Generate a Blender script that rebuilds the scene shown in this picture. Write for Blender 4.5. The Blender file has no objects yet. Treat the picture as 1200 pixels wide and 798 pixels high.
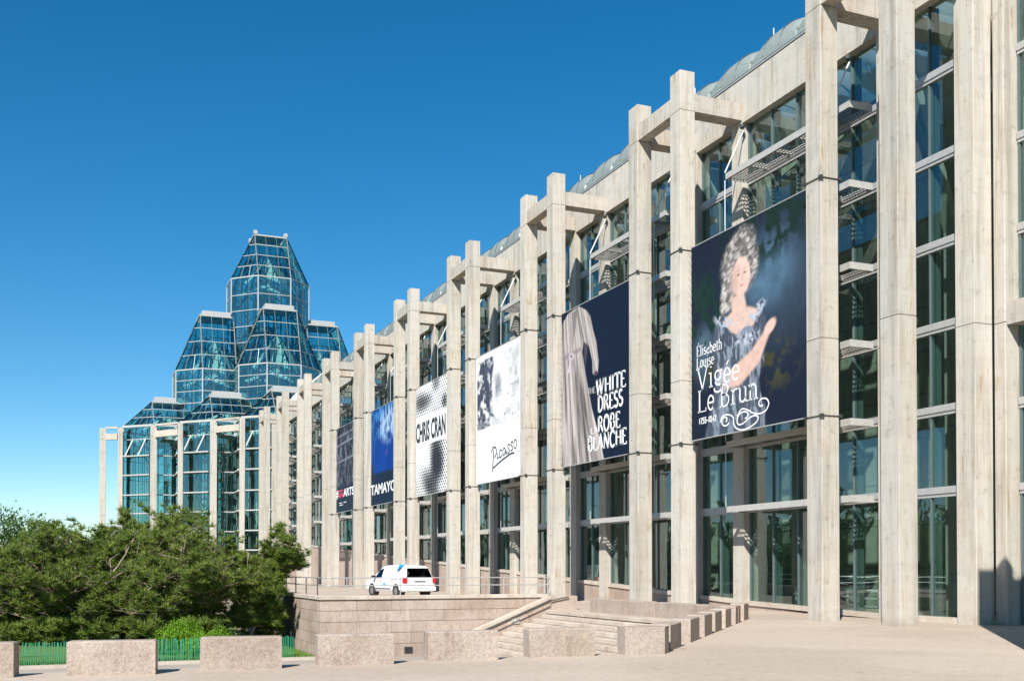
import bpy, math, random
import numpy as np
from mathutils import Vector, Matrix
random.seed(7); rng = np.random.default_rng(11)
R = math.radians
scene = bpy.context.scene
col = scene.collection

# ------------------------------------------------------------------ camera
# world: +Y runs along the facade (away), +X runs into the building, z = 0 is eye height
EYE_GROUND = -1.6
cam = bpy.data.cameras.new('camera'); camo = bpy.data.objects.new('camera', cam); col.objects.link(camo)
camo.location = (0, 0, 0)
camo.rotation_euler = (R(90 + 0.8833), 0, R(-22.4826))
cam.sensor_width = 36.0; cam.lens = 1265.5 / 1200 * 36.0
cam.shift_x = 0.0; cam.shift_y = 247.07 / 1200
cam.clip_start = 0.1; cam.clip_end = 6000
scene.camera = camo

# ------------------------------------------------------------------ sky, sun, exposure
SUN_BETA, SUN_EL = 49.0, 40.4           # beta: from -X towards -Y
sb, se = R(SUN_BETA), R(SUN_EL)
sdir = Vector((-math.cos(sb) * math.cos(se), -math.sin(sb) * math.cos(se), math.sin(se)))
w = bpy.data.worlds.new('World'); scene.world = w; w.use_nodes = True
nt = w.node_tree; bg = nt.nodes['Background']
sky = nt.nodes.new('ShaderNodeTexSky'); sky.sky_type = 'NISHITA'; sky.sun_disc = False
sky.sun_elevation = se; sky.sun_rotation = math.atan2(sdir.x, sdir.y)
sky.altitude = 50; sky.air_density = 0.85; sky.dust_density = 0.0; sky.ozone_density = 3.2
hs = nt.nodes.new('ShaderNodeHueSaturation'); hs.inputs['Saturation'].default_value = 1.36
hs.inputs['Hue'].default_value = 0.490
nt.links.new(sky.outputs[0], hs.inputs['Color']); nt.links.new(hs.outputs[0], bg.inputs['Color'])
bg.inputs['Strength'].default_value = 0.084
sl = bpy.data.lights.new('sun', 'SUN'); sl.energy = 5.0; sl.angle = R(0.53); sl.color = (1.0, 0.955, 0.88)
so = bpy.data.objects.new('sun', sl); col.objects.link(so)
so.rotation_euler = (-sdir).to_track_quat('-Z', 'Y').to_euler(); so.location = (-20, -20, 40)
scene.view_settings.view_transform = 'Standard'; scene.view_settings.look = 'None'
scene.view_settings.gamma = 1.0; scene.view_settings.exposure = 0.67
scene.view_settings.use_curve_mapping = False
scene.cycles.max_bounces = 8; scene.cycles.transparent_max_bounces = 16
scene.cycles.caustics_reflective = False; scene.cycles.caustics_refractive = False

# ------------------------------------------------------------------ materials
def mat_new(name):
    m = bpy.data.materials.new(name); m.use_nodes = True
    n = m.node_tree; n.nodes.clear()
    out = n.nodes.new('ShaderNodeOutputMaterial')
    return m, n, out
def N(n, t, **kw):
    x = n.nodes.new(t)
    for k, v in kw.items():
        if k in x.inputs: x.inputs[k].default_value = v
        else: setattr(x, k, v)
    return x
def ramp(n, src, stops):
    r = n.nodes.new('ShaderNodeValToRGB'); e = r.color_ramp.elements
    while len(e) < len(stops): e.new(0.5)
    for i, (p, c) in enumerate(stops):
        e[i].position = p; e[i].color = (c[0], c[1], c[2], 1) if hasattr(c, '__len__') else (c, c, c, 1)
    n.links.new(src, r.inputs[0]); return r
def mixc(n, a, b, fac, mode='MIX'):
    m = n.nodes.new('ShaderNodeMix'); m.data_type = 'RGBA'; m.blend_type = mode
    for i, v in ((0, fac), (6, a), (7, b)):
        if hasattr(v, 'is_linked') or hasattr(v, 'links'): n.links.new(v, m.inputs[i])
        elif hasattr(v, '__len__'): m.inputs[i].default_value = (v[0], v[1], v[2], 1)
        else: m.inputs[i].default_value = v
    return m.outputs[2]
def coords(n, scale=(1, 1, 1), obj=False):
    tc = n.nodes.new('ShaderNodeTexCoord'); mp = n.nodes.new('ShaderNodeMapping')
    if obj: n.links.new(tc.outputs['Object'], mp.inputs[0])
    else:
        g = n.nodes.new('ShaderNodeNewGeometry'); n.links.new(g.outputs['Position'], mp.inputs[0])
    mp.inputs['Scale'].default_value = scale
    return mp.outputs[0]
def noise(n, vec, scale, detail=3, rough=0.6):
    x = n.nodes.new('ShaderNodeTexNoise'); x.inputs['Scale'].default_value = scale
    x.inputs['Detail'].default_value = detail; x.inputs['Roughness'].default_value = rough
    n.links.new(vec, x.inputs['Vector']); return x.outputs['Fac']
def bump(n, h, dist, strength=0.5):
    b = n.nodes.new('ShaderNodeBump'); b.inputs['Distance'].default_value = dist
    b.inputs['Strength'].default_value = strength; n.links.new(h, b.inputs['Height']); return b.outputs[0]
def finish(n, out, color, rough=0.8, normal=None, metallic=0.0, spec=0.35):
    p = n.nodes.new('ShaderNodeBsdfPrincipled')
    if hasattr(color, 'links'): n.links.new(color, p.inputs['Base Color'])
    else: p.inputs['Base Color'].default_value = (*color, 1)
    p.inputs['Roughness'].default_value = rough; p.inputs['Metallic'].default_value = metallic
    p.inputs['Specular IOR Level'].default_value = spec
    if normal is not None: n.links.new(normal, p.inputs['Normal'])
    n.links.new(p.outputs[0], out.inputs[0]); return p

def N2(n, src, add):
    a = N(n, 'ShaderNodeMath', operation='ADD'); n.links.new(src, a.inputs[0]); a.inputs[1].default_value = add; return a.outputs[0]
def concrete(name, base, warm, stain=1.0):
    m, n, out = mat_new(name)
    v = coords(n); vs = coords(n, (1, 1, 0.07)); vh = coords(n, (0.5, 0.5, 2.6))
    big = noise(n, v, 0.55, 4); mid = noise(n, v, 3.5, 5, 0.7); fine = noise(n, v, 38, 3)
    streak = noise(n, vs, 4.2, 4, 0.65); lift = noise(n, vh, 1.0, 2)
    c = mixc(n, base, warm, ramp(n, big, [(0.38, 0), (0.66, 1)]).outputs[0])
    c = mixc(n, c, (0.74, 0.73, 0.71), ramp(n, mid, [(0.31, 1.0), (0.43, 0)]).outputs[0], 'MULTIPLY')
    s = ramp(n, streak, [(0.50, 0), (0.72, 1)]).outputs[0]
    c = mixc(n, c, (0.80, 0.72, 0.62), mixc(n, (0, 0, 0), s, 0.75 * stain), 'MULTIPLY')
    c = mixc(n, c, (0.95, 0.945, 0.94), ramp(n, lift, [(0.45, 0), (0.62, 1)]).outputs[0], 'MULTIPLY')
    # honeycomb pits and tie holes
    vo = N(n, 'ShaderNodeTexVoronoi', Scale=5.0); n.links.new(coords(n, (1, 1, 1.9)), vo.inputs['Vector'])
    pit = ramp(n, vo.outputs['Distance'], [(0.035, 1), (0.075, 0)]).outputs[0]
    gate = ramp(n, noise(n, v, 1.3, 2), [(0.50, 0), (0.60, 1)]).outputs[0]
    pg = mixc(n, (0, 0, 0), pit, gate)
    c = mixc(n, c, (0.42, 0.40, 0.37), pg, 'MULTIPLY')
    # splash dirt with a ragged upper edge at the foot
    g_ = n.nodes.new('ShaderNodeNewGeometry'); sx_ = n.nodes.new('ShaderNodeSeparateXYZ'); n.links.new(g_.outputs['Position'], sx_.inputs[0])
    ma = N(n, 'ShaderNodeMath', operation='MULTIPLY_ADD'); n.links.new(noise(n, v, 2.2, 4, .7), ma.inputs[0]); ma.inputs[1].default_value = -1.6; n.links.new(sx_.outputs['Z'], ma.inputs[2])
    c = mixc(n, c, (0.80, 0.77, 0.72), ramp(n, N2(n, ma.outputs[0], 2.6), [(0.10, 1), (0.55, 0)]).outputs[0], 'MULTIPLY')
    # short dark level marks left by the pour lifts
    sc_ = noise(n, coords(n, (1.6, 1.6, 7.0)), 2.6, 5, .8)
    c = mixc(n, c, (0.66, 0.65, 0.63), ramp(n, sc_, [(0.62, 0), (0.70, 1)]).outputs[0], 'MULTIPLY')
    oi = n.nodes.new('ShaderNodeObjectInfo')
    c = mixc(n, c, (0.88, 0.875, 0.87), oi.outputs['Random'], 'MULTIPLY')
    ru = noise(n, coords(n, (1, 1, 0.10)), 6.5, 3, .6); rg = ramp(n, noise(n, v, .8, 2), [(0.55, 0), (0.65, 1)]).outputs[0]
    c = mixc(n, c, (0.86, 0.72, 0.58), mixc(n, (0, 0, 0), ramp(n, ru, [(0.56, 0), (0.66, 1)]).outputs[0], rg), 'MULTIPLY')
    ds = noise(n, coords(n, (1, 1, 0.05)), 2.2, 5, .7)
    c = mixc(n, c, (0.76, 0.755, 0.74), ramp(n, ds, [(0.52, 0), (0.64, 1)]).outputs[0], 'MULTIPLY')
    # narrow upright formwork board lines
    bd = noise(n, coords(n, (1, 1, 0.02)), 9.0, 1, .5)
    c = mixc(n, c, (0.90, 0.89, 0.87), ramp(n, bd, [(0.485, 0), (0.5, 1), (0.515, 0)]).outputs[0], 'MULTIPLY')
    c = mixc(n, c, (0.9, 0.9, 0.9), ramp(n, fine, [(0.4, 0.8), (0.6, 0)]).outputs[0], 'MULTIPLY')
    finish(n, out, c, 0.86, bump(n, mixc(n, fine, mid, 0.6), 0.02, 0.35), spec=0.25)
    return m
M = {}
M['concrete'] = concrete('concrete', (0.555, 0.53, 0.48), (0.575, 0.53, 0.46), 1.1)
M['concrete_old'] = concrete('weathered_concrete', (0.52, 0.49, 0.44), (0.55, 0.48, 0.41), 1.5)
M['concrete_in'] = concrete('interior_concrete', (0.55, 0.52, 0.46), (0.5, 0.46, 0.38))

def granite(name, a, b, scale=55, rough=0.75, bumpd=0.012, bs=0.6, streaks=True, weather=True):
    m, n, out = mat_new(name)
    v = coords(n)
    sp = noise(n, v, scale, 2, 0.8); sp2 = noise(n, v, scale * 0.35, 3, 0.7); big = noise(n, v, 0.9, 3)
    c = mixc(n, a, b, ramp(n, sp, [(0.38, 0), (0.62, 1)]).outputs[0])
    c = mixc(n, c, (0.78, 0.75, 0.73), ramp(n, sp2, [(0.35, 0.9), (0.55, 0)]).outputs[0], 'MULTIPLY')
    oi = n.nodes.new('ShaderNodeObjectInfo')
    c = mixc(n, c, (0.86, 0.84, 0.83), oi.outputs['Random'], 'MULTIPLY')
    if weather:
        st2 = noise(n, coords(n, (1, 1, 0.25)), 3.2, 5, .75)
        c = mixc(n, c, (0.76, 0.73, 0.70), ramp(n, st2, [(0.54, 0), (0.68, 1)]).outputs[0], 'MULTIPLY')
        c = mixc(n, c, (0.84, 0.8, 0.76), ramp(n, big, [(0.42, 0), (0.65, 1)]).outputs[0], 'MULTIPLY')
    if streaks:
        st = noise(n, coords(n, (1, 1, 0.08)), 5.5, 4, 0.7)
        c = mixc(n, c, (1.16, 1.14, 1.10), ramp(n, st, [(0.52, 0), (0.68, 1)]).outputs[0], 'MULTIPLY')
    finish(n, out, c, rough, bump(n, sp2, bumpd, bs), spec=0.3)
    return m
M['granite'] = granite('pink_granite', (0.42, 0.335, 0.285), (0.50, 0.42, 0.365))
M['granite_rough'] = granite('bush_hammered_granite', (0.375, 0.31, 0.265), (0.49, 0.425, 0.37), 48, 0.85, 0.02, 0.8, True, True)
M['coping'] = granite('pale_coping_stone', (0.56, 0.50, 0.43), (0.60, 0.54, 0.47), 60, 0.8, 0.01, 0.4, False)
M['step'] = granite('pale_step_stone', (0.55, 0.48, 0.41), (0.60, 0.53, 0.455), 40, 0.8, 0.01, 0.5, False)

def paving(name, a, b, sc=40):
    m, n, out = mat_new(name)
    v = coords(n)
    f1 = noise(n, v, sc, 3, 0.8); f2 = noise(n, v, 9, 5, 0.75); big = noise(n, v, 0.22, 4)
    c = mixc(n, a, b, ramp(n, f1, [(0.36, 0), (0.64, 1)]).outputs[0])
    c = mixc(n, c, (0.86, 0.84, 0.82), ramp(n, f2, [(0.36, 1), (0.60, 0)]).outputs[0], 'MULTIPLY')
    c = mixc(n, c, (0.90, 0.89, 0.88), ramp(n, big, [(0.42, 1), (0.58, 0)]).outputs[0], 'MULTIPLY')
    wv = N(n, 'ShaderNodeTexWave'); wv.wave_type = 'RINGS'; wv.rings_direction = 'Z'
    wv.inputs['Scale'].default_value = 0.035; wv.inputs['Distortion'].default_value = 3.0; wv.inputs['Detail'].default_value = 3
    n.links.new(v, wv.inputs['Vector'])
    c = mixc(n, c, (1.05, 1.045, 1.04), ramp(n, wv.outputs['Fac'], [(0.96, 0), (0.995, 1)]).outputs[0], 'MULTIPLY')
    # scattered stains
    vo = N(n, 'ShaderNodeTexVoronoi', Scale=0.8); n.links.new(v, vo.inputs['Vector'])
    c = mixc(n, c, (0.72, 0.70, 0.68), ramp(n, vo.outputs['Distance'], [(0.03, 1), (0.09, 0)]).outputs[0], 'MULTIPLY')
    finish(n, out, c, 0.9, bump(n, f1, 0.012, 0.5), spec=0.2)
    return m
M['plaza'] = paving('exposed_aggregate', (0.43, 0.355, 0.29), (0.53, 0.45, 0.375))
M['road'] = paving('pale_asphalt', (0.34, 0.30, 0.26), (0.42, 0.375, 0.33), 30)

def simple(name, c, rough=0.6, metallic=0.0, var=0.12, spec=0.4, sc=6):
    m, n, out = mat_new(name)
    f = noise(n, coords(n), sc, 3)
    cc = mixc(n, c, tuple(x * (1 - var) for x in c), ramp(n, f, [(0.35, 0), (0.65, 1)]).outputs[0])
    finish(n, out, cc, rough, None, metallic, spec); return m
M['alu'] = simple('grey_aluminium', (0.50, 0.50, 0.49), 0.45, 0.3)
M['shade'] = simple('sunshade_metal', (0.52, 0.51, 0.48), 0.5, 0.2)
M['grille'] = simple('perforated_metal', (0.09, 0.09, 0.085), 0.6, 0.2)
M['steel_white'] = simple('white_painted_steel', (0.74, 0.74, 0.72), 0.4)
M['frame_teal'] = simple('blue_grey_mullion', (0.15, 0.20, 0.20), 0.4, 0.3)
M['dark'] = simple('dark_rubber', (0.03, 0.03, 0.032), 0.6)
M['rail'] = simple('galvanised_rail', (0.60, 0.60, 0.58), 0.4, 0.6)
M['gutter'] = simple('dark_gutter', (0.07, 0.075, 0.075), 0.5, 0.3)
M['hallbar'] = simple('pale_glazing_bar', (0.46, 0.46, 0.44), 0.45, 0.1)
M['sail'] = simple('white_fabric_sail', (0.88, 0.88, 0.87), 0.8, 0, 0.05)
M['louvre'] = simple('grey_metal_box', (0.42, 0.42, 0.42), 0.6)
M['green_plastic'] = simple('green_plastic', (0.03, 0.27, 0.14), 0.5)
M['white_text'] = simple('white_print', (0.83, 0.83, 0.83), 0.6, 0, 0.02)
M['black_text'] = simple('black_print', (0.02, 0.021, 0.025), 0.6, 0, 0.02)
M['red_text'] = simple('pink_red_print', (0.75, 0.05, 0.13), 0.6, 0, 0.02)
M['grey_text'] = simple('grey_print', (0.40, 0.38, 0.38), 0.6, 0, 0.02)
M['rope'] = simple('dark_rope', (0.06, 0.055, 0.05), 0.8)
M['lamp_glass'] = simple('frosted_lamp_lens', (0.5, 0.47, 0.4), 0.3)

def glass(name, tint, refl=(0.9, 0.95, 1.0), f0=0.16, ior=1.55, rough=0.0, wob=0.004):
    m, n, out = mat_new(name)
    tr = N(n, 'ShaderNodeBsdfTransparent'); tr.inputs[0].default_value = (*tint, 1)
    gl = N(n, 'ShaderNodeBsdfGlossy'); gl.inputs['Color'].default_value = (*refl, 1); gl.inputs['Roughness'].default_value = rough
    # Schlick reflectance from the facing angle: a pane is thin, so both faces count as air to glass
    lw = N(n, 'ShaderNodeLayerWeight', Blend=0.5)
    pw = N(n, 'ShaderNodeMath', operation='POWER'); n.links.new(lw.outputs['Facing'], pw.inputs[0]); pw.inputs[1].default_value = 4.5
    mr = N(n, 'ShaderNodeMapRange'); mr.inputs['To Min'].default_value = f0; mr.inputs['To Max'].default_value = 0.9
    n.links.new(pw.outputs[0], mr.inputs['Value'])
    nb = bump(n, noise(n, coords(n), 0.5, 1), wob, 0.6); n.links.new(nb, gl.inputs['Normal'])
    mx = N(n, 'ShaderNodeMixShader'); n.links.new(mr.outputs[0], mx.inputs[0])
    n.links.new(tr.outputs[0], mx.inputs[1]); n.links.new(gl.outputs[0], mx.inputs[2])
    n.links.new(mx.outputs[0], out.inputs[0]); return m
M['glass'] = glass('tinted_window_glass', (0.75, 0.86, 0.83), f0=0.10, wob=0.012)
M['hall_glass'] = glass('teal_hall_glass', (0.68, 0.87, 0.86), (0.72, 0.97, 0.98), 0.12, wob=0.012)
M['car_glass'] = glass('car_glass', (0.10, 0.12, 0.12), f0=0.06)

def dome_mat():
    m, n, out = mat_new('frosted_skylight_panel')
    d = N(n, 'ShaderNodeBsdfPrincipled'); d.inputs['Base Color'].default_value = (0.36, 0.40, 0.38, 1); d.inputs['Roughness'].default_value = 0.3
    t = N(n, 'ShaderNodeBsdfTranslucent'); t.inputs[0].default_value = (0.80, 0.86, 0.82, 1)
    tr = N(n, 'ShaderNodeBsdfTransparent'); tr.inputs[0].default_value = (0.85, 0.92, 0.9, 1)
    m1 = N(n, 'ShaderNodeMixShader'); m1.inputs[0].default_value = 0.42
    n.links.new(t.outputs[0], m1.inputs[1]); n.links.new(tr.outputs[0], m1.inputs[2])
    mx = N(n, 'ShaderNodeMixShader'); mx.inputs[0].default_value = 0.52
    n.links.new(d.outputs[0], mx.inputs[1]); n.links.new(m1.outputs[0], mx.inputs[2]); n.links.new(mx.outputs[0], out.inputs[0]); return m
M['dome'] = dome_mat()

def print_mat():
    m, n, out = mat_new('printed_banner_fabric')
    a = N(n, 'ShaderNodeAttribute'); a.attribute_name = 'paint'
    finish(n, out, a.outputs['Color'], 0.8, bump(n, noise(n, coords(n), 1.1, 2), 0.05, 0.4), spec=0.1); return m
M['print'] = print_mat()

def leaf_mat(name, a, b, trans=0.25):
    m, n, out = mat_new(name)
    f = noise(n, coords(n), 1.6, 3); g = n.nodes.new('ShaderNodeNewGeometry')
    c = mixc(n, a, b, ramp(n, f, [(0.35, 0), (0.65, 1)]).outputs[0])
    c = mixc(n, c, (1.5, 1.45, 1.1), ramp(n, g.outputs['Random Per Island'], [(0.3, 0), (1, 1)]).outputs[0], 'MULTIPLY')
    p = N(n, 'ShaderNodeBsdfPrincipled'); n.links.new(c, p.inputs['Base Color']); p.inputs['Roughness'].default_value = 0.55
    p.inputs['Specular IOR Level'].default_value = 0.3
    t = N(n, 'ShaderNodeBsdfTranslucent'); n.links.new(c, t.inputs[0])
    mx = N(n, 'ShaderNodeMixShader'); mx.inputs[0].default_value = trans
    n.links.new(p.outputs[0], mx.inputs[1]); n.links.new(t.outputs[0], mx.inputs[2]); n.links.new(mx.outputs[0], out.inputs[0]); return m
M['needle'] = leaf_mat('pine_needles', (0.082, 0.135, 0.024), (0.165, 0.215, 0.044), 0.32)
M['leaf'] = leaf_mat('broad_leaves', (0.055, 0.12, 0.025), (0.09, 0.17, 0.04), 0.35)
M['shrub'] = leaf_mat('bright_shrub_leaves', (0.13, 0.27, 0.02), (0.20, 0.36, 0.04), 0.4)
M['wood_far'] = leaf_mat('far_wood_leaves', (0.045, 0.085, 0.03), (0.07, 0.12, 0.04), 0.2)
M['grass'] = leaf_mat('grass_blades', (0.10, 0.19, 0.03), (0.16, 0.26, 0.05), 0.3)
M['lawn'] = paving('lawn_soil', (0.09, 0.14, 0.035), (0.15, 0.19, 0.06), 12)
M['litter'] = paving('needle_litter', (0.17, 0.12, 0.08), (0.28, 0.20, 0.14), 14)
M['land'] = paving('far_land', (0.10, 0.12, 0.05), (0.16, 0.17, 0.08), 2)
M['bark'] = granite('pine_bark', (0.38, 0.29, 0.22), (0.58, 0.47, 0.38), 18, 0.9, 0.03, 0.9, False)
M['mortar'] = simple('grey_mortar', (0.17, 0.145, 0.125), 0.9)
M['deadwood'] = simple('bleached_branch', (0.40, 0.32, 0.26), 0.9, 0, 0.4, 0.2, 30)
M['van'] = simple('white_car_paint', (0.80, 0.80, 0.80), 0.25, 0, 0.02, 0.6)
M['van_trim'] = simple('black_car_trim', (0.03, 0.03, 0.03), 0.5)
M['red_lamp'] = simple('red_tail_lamp', (0.55, 0.02, 0.03), 0.2, 0, 0.1, 0.6)
M['blue_decal'] = simple('blue_decal', (0.02, 0.33, 0.70), 0.4)
M['rim'] = simple('silver_rim', (0.5, 0.5, 0.5), 0.3, 0.8)
M['tyre'] = simple('tyre_rubber', (0.02, 0.02, 0.02), 0.8)

# ------------------------------------------------------------------ mesh helpers
class MB:
    def __init__(s): s.v = []; s.f = []
    def box(s, x0, y0, z0, x1, y1, z1):
        b = len(s.v)
        s.v += [(x0, y0, z0), (x1, y0, z0), (x1, y1, z0), (x0, y1, z0), (x0, y0, z1), (x1, y0, z1), (x1, y1, z1), (x0, y1, z1)]
        s.f += [tuple(b + i for i in q) for q in ((0, 3, 2, 1), (4, 5, 6, 7), (0, 1, 5, 4), (1, 2, 6, 5), (2, 3, 7, 6), (3, 0, 4, 7))]
        return s
    def hexa(s, p):          # 8 points: bottom 4 (ccw), top 4
        b = len(s.v); s.v += [tuple(q) for q in p]
        s.f += [tuple(b + i for i in q) for q in ((0, 3, 2, 1), (4, 5, 6, 7), (0, 1, 5, 4), (1, 2, 6, 5), (2, 3, 7, 6), (3, 0, 4, 7))]
        return s
    def prism(s, poly, z0, z1):
        b = len(s.v); n = len(poly)
        s.v += [(x, y, z0) for x, y in poly] + [(x, y, z1) for x, y in poly]
        s.f += [tuple(b + i for i in reversed(range(n))), tuple(b + n + i for i in range(n))]
        for i in range(n):
            j = (i + 1) % n; s.f.append((b + i, b + j, b + n + j, b + n + i))
        return s
    def chambox(s, x0, y0, z0, x1, y1, z1, c=0.02):
        return s.prism([(x0 + c, y0), (x1 - c, y0), (x1, y0 + c), (x1, y1 - c), (x1 - c, y1), (x0 + c, y1), (x0, y1 - c), (x0, y0 + c)], z0, z1)
    def bevbox(s, x0, y0, z0, x1, y1, z1, c=0.02):     # all top edges bevelled too
        b = len(s.v)
        s.v += [(x0, y0, z0), (x1, y0, z0), (x1, y1, z0), (x0, y1, z0), (x0, y0, z1 - c), (x1, y0, z1 - c), (x1, y1, z1 - c), (x0, y1, z1 - c),
                (x0 + c, y0 + c, z1), (x1 - c, y0 + c, z1), (x1 - c, y1 - c, z1), (x0 + c, y1 - c, z1)]
        s.f += [tuple(b + i for i in q) for q in ((0, 3, 2, 1), (8, 9, 10, 11), (0, 1, 5, 4), (1, 2, 6, 5), (2, 3, 7, 6), (3, 0, 4, 7),
                (4, 5, 9, 8), (5, 6, 10, 9), (6, 7, 11, 10), (7, 4, 8, 11))]
        return s
    def bar(s, a, b_, w, h=None, up=(0, 0, 1)):
        a = Vector(a); b_ = Vector(b_); h = h or w
        d = (b_ - a)
        if d.length < 1e-6: return s
        d.normalize(); u = Vector(up)
        if abs(d.dot(u)) > 0.98: u = Vector((1, 0, 0))
        sx = d.cross(u).normalized() * w / 2; sy = sx.cross(d).normalized() * h / 2
        k = len(s.v)
        for p in (a, b_):
            for m, q in ((-1, -1), (1, -1), (1, 1), (-1, 1)): s.v.append(tuple(p + sx * m + sy * q))
        s.f += [tuple(k + i for i in q) for q in ((0, 3, 2, 1), (4, 5, 6, 7), (0, 1, 5, 4), (1, 2, 6, 5), (2, 3, 7, 6), (3, 0, 4, 7))]
        return s
    def tube(s, pts, radii, n=8, cap=True):
        pts = [Vector(p) for p in pts]; base = len(s.v)
        if not hasattr(radii, '__len__'): radii = [radii] * len(pts)
        for i, p in enumerate(pts):
            d = (pts[min(i + 1, len(pts) - 1)] - pts[max(i - 1, 0)]).normalized()
            u = Vector((0, 0, 1)) if abs(d.z) < 0.9 else Vector((1, 0, 0))
            a = d.cross(u).normalized(); b = d.cross(a)
            for k in range(n):
                t = 2 * math.pi * k / n; s.v.append(tuple(p + (a * math.cos(t) + b * math.sin(t)) * radii[i]))
        for i in range(len(pts) - 1):
            for k in range(n):
                q = (k + 1) % n
                s.f.append((base + i * n + k, base + i * n + q, base + (i + 1) * n + q, base + (i + 1) * n + k))
        if cap:
            s.f.append(tuple(base + k for k in range(n))); s.f.append(tuple(base + (len(pts) - 1) * n + k for k in reversed(range(n))))
        return s
    def mesh(s, name, mat, smooth=False):
        me = bpy.data.meshes.new(name); me.from_pydata(s.v, [], s.f); me.update()
        if mat: me.materials.append(mat)
        if smooth: me.polygons.foreach_set('use_smooth', [True] * len(me.polygons))
        return me
    def build(s, name, mat, parent=None, smooth=False, loc=(0, 0, 0)):
        return obj(name, s.mesh(name, mat, smooth), parent, loc)

def obj(name, me, parent=None, loc=(0, 0, 0)):
    o = bpy.data.objects.new(name, me); col.objects.link(o)
    if parent is not None:
        o.parent = parent; base = world_loc(parent)
        o.location = Vector(loc) - base
    else: o.location = loc
    return o
WL = {}
def world_loc(o):        # only translations are used where this matters
    v = Vector((0, 0, 0))
    while o is not None: v += o.location; o = o.parent
    return v
def thing(name, label, cat, loc=(0, 0, 0), group=None):
    o = bpy.data.objects.new(name, None); col.objects.link(o); o.location = loc; o.empty_display_size = 0.2
    o['label'] = label; o['category'] = cat
    if group: o['group'] = group
    return o
def tag(o, label, cat, group=None):
    o['label'] = label; o['category'] = cat
    if group: o['group'] = group
    return o
def structure(o): o['kind'] = 'structure'; return o
def stuff(o): o['kind'] = 'stuff'; return o

# ================================================================== SETTING
PZ = EYE_GROUND; LZ = -3.15
def sheet(name, poly, z, mat):
    me = bpy.data.meshes.new(name); me.from_pydata([(x, y, z) for x, y in poly], [], [tuple(range(len(poly)))]); me.update(); me.materials.append(mat)
    return structure(obj(name, me))
sheet('ground', [(-3000, -3000), (3000, -3000), (3000, 3000), (-3000, 3000)], -3.6, M['land'])
# plaza slab: upper level with the diagonal cut round the stairs
DG0 = (10.55, 18.05); DG1 = (17.2, 26.0)
plaza_poly = [(-60, -40), (60, -40), (60, 36.0), (60, 38.46), (17.2, 38.46), DG1, DG0, (-60, 18.05)]
structure(MB().prism(plaza_poly, -3.5, PZ).build('plaza', M['plaza']))
structure(MB().box(8.74, 38.462, -3.5, 60, 175, PZ - 0.002).build('terrace', M['plaza']))
structure(MB().box(-60, 18.052, -3.5, 17.198, 37.0, LZ).build('road', M['road']))
structure(MB().box(-60, 37.0, -3.5, 8.3, 37.25, LZ + 0.1).build('kerb', M['coping']))
def terrain(name, x0, x1, y0, y1, nx, ny, base, amp, mat):
    v = []; f = []
    for j in range(ny + 1):
        for i in range(nx + 1):
            x = x0 + (x1 - x0) * i / nx; y = y0 + (y1 - y0) * j / ny
            e = min(1, (y - y0) / 6, max(0, (x1 - x) / 1.5))
            v.append((x, y, base + amp * e * (0.5 + 0.5 * math.sin(x * 0.33 + 1) * math.sin(y * 0.21))))
    for j in range(ny):
        for i in range(nx):
            a = j * (nx + 1) + i; f.append((a, a + 1, a + nx + 2, a + nx + 1))
    me = bpy.data.meshes.new(name); me.from_pydata(v, [], f); me.update(); me.materials.append(mat)
    return structure(obj(name, me))
terrain('lawn', -60, 8.3, 37.25, 200, 60, 120, LZ + 0.03, 0.35, M['lawn'])
sheet('path', [(-60, 46.6), (-1.5, 46.6), (-0.2, 49.5), (-1.5, 52), (-60, 52)], LZ + 0.42, M['road'])

# grass between fence and trees
def blades(name, n, region, hgt, mat, zf):
    v = []; f = []
    for _ in range(n):
        x, y = region(); a = random.random() * math.pi; h = hgt * random.uniform(.6, 1.4); ww = 0.012
        dx, dy = math.cos(a) * ww, math.sin(a) * ww; lx, ly = random.uniform(-.4, .4) * h, random.uniform(-.4, .4) * h; z = zf(x, y)
        k = len(v); v += [(x - dx, y - dy, z), (x + dx, y + dy, z), (x + lx, y + ly, z + h)]; f.append((k, k + 1, k + 2))
    me = bpy.data.meshes.new(name); me.from_pydata(v, [], f); me.update(); me.materials.append(mat); return obj(name, me)
g = blades('grass', 45000, lambda: (random.uniform(-7, 8), random.triangular(37.4, 50, 38.2)), 0.13, M['grass'], lambda x, y: LZ + 0.03)
stuff(g); tag(g, 'short bright green grass growing behind the green fence under the pines', 'grass')

# ================================================================== STAIRS
NST = 10; tread = 0.40; rise = (PZ - LZ) / NST
stairs = structure(thing('stairs', 'x', 'y', (15.2, 30, LZ)))
del stairs['label']; del stairs['category']
stairs['kind'] = 'structure'
def ydiag(x): return DG0[1] + (x - DG0[0]) * (DG1[1] - DG0[1]) / (DG1[0] - DG0[0])
for k in range(NST):
    x1 = 17.2 - tread * k; x0 = x1 - tread; zt = PZ - rise * (k + 1)
    if k == NST - 1: break
    yn = ydiag(x0) - 0.3
    # each step cut into long slabs with open joints
    y = yn; first = True
    while y < 37.6:
        L = 2.4 if not first else 1.2 + 0.3 * (k % 3); first = False
        y2 = min(37.68, y + L)
        MB().bevbox(x0, y + 0.004, zt - 0.14, x1 + 0.03, y2 - 0.004, zt, 0.012).build('step', M['step'], stairs)
        MB().box(x0 + 0.03, y + 0.001, -3.4, x1 + 0.03, y2 - 0.001, zt - 0.142).build('riser', M['coping'], stairs)
        y = y2
# top nosing of the plaza edge
y = 26.05
while y < 37.6:
    y2 = min(37.68, y + 2.4); MB().bevbox(16.99, y + 0.004, PZ - 0.12, 17.6, y2 - 0.004, PZ + 0.004, 0.01).build('nosing', M['step'], stairs); y = y2

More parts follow.
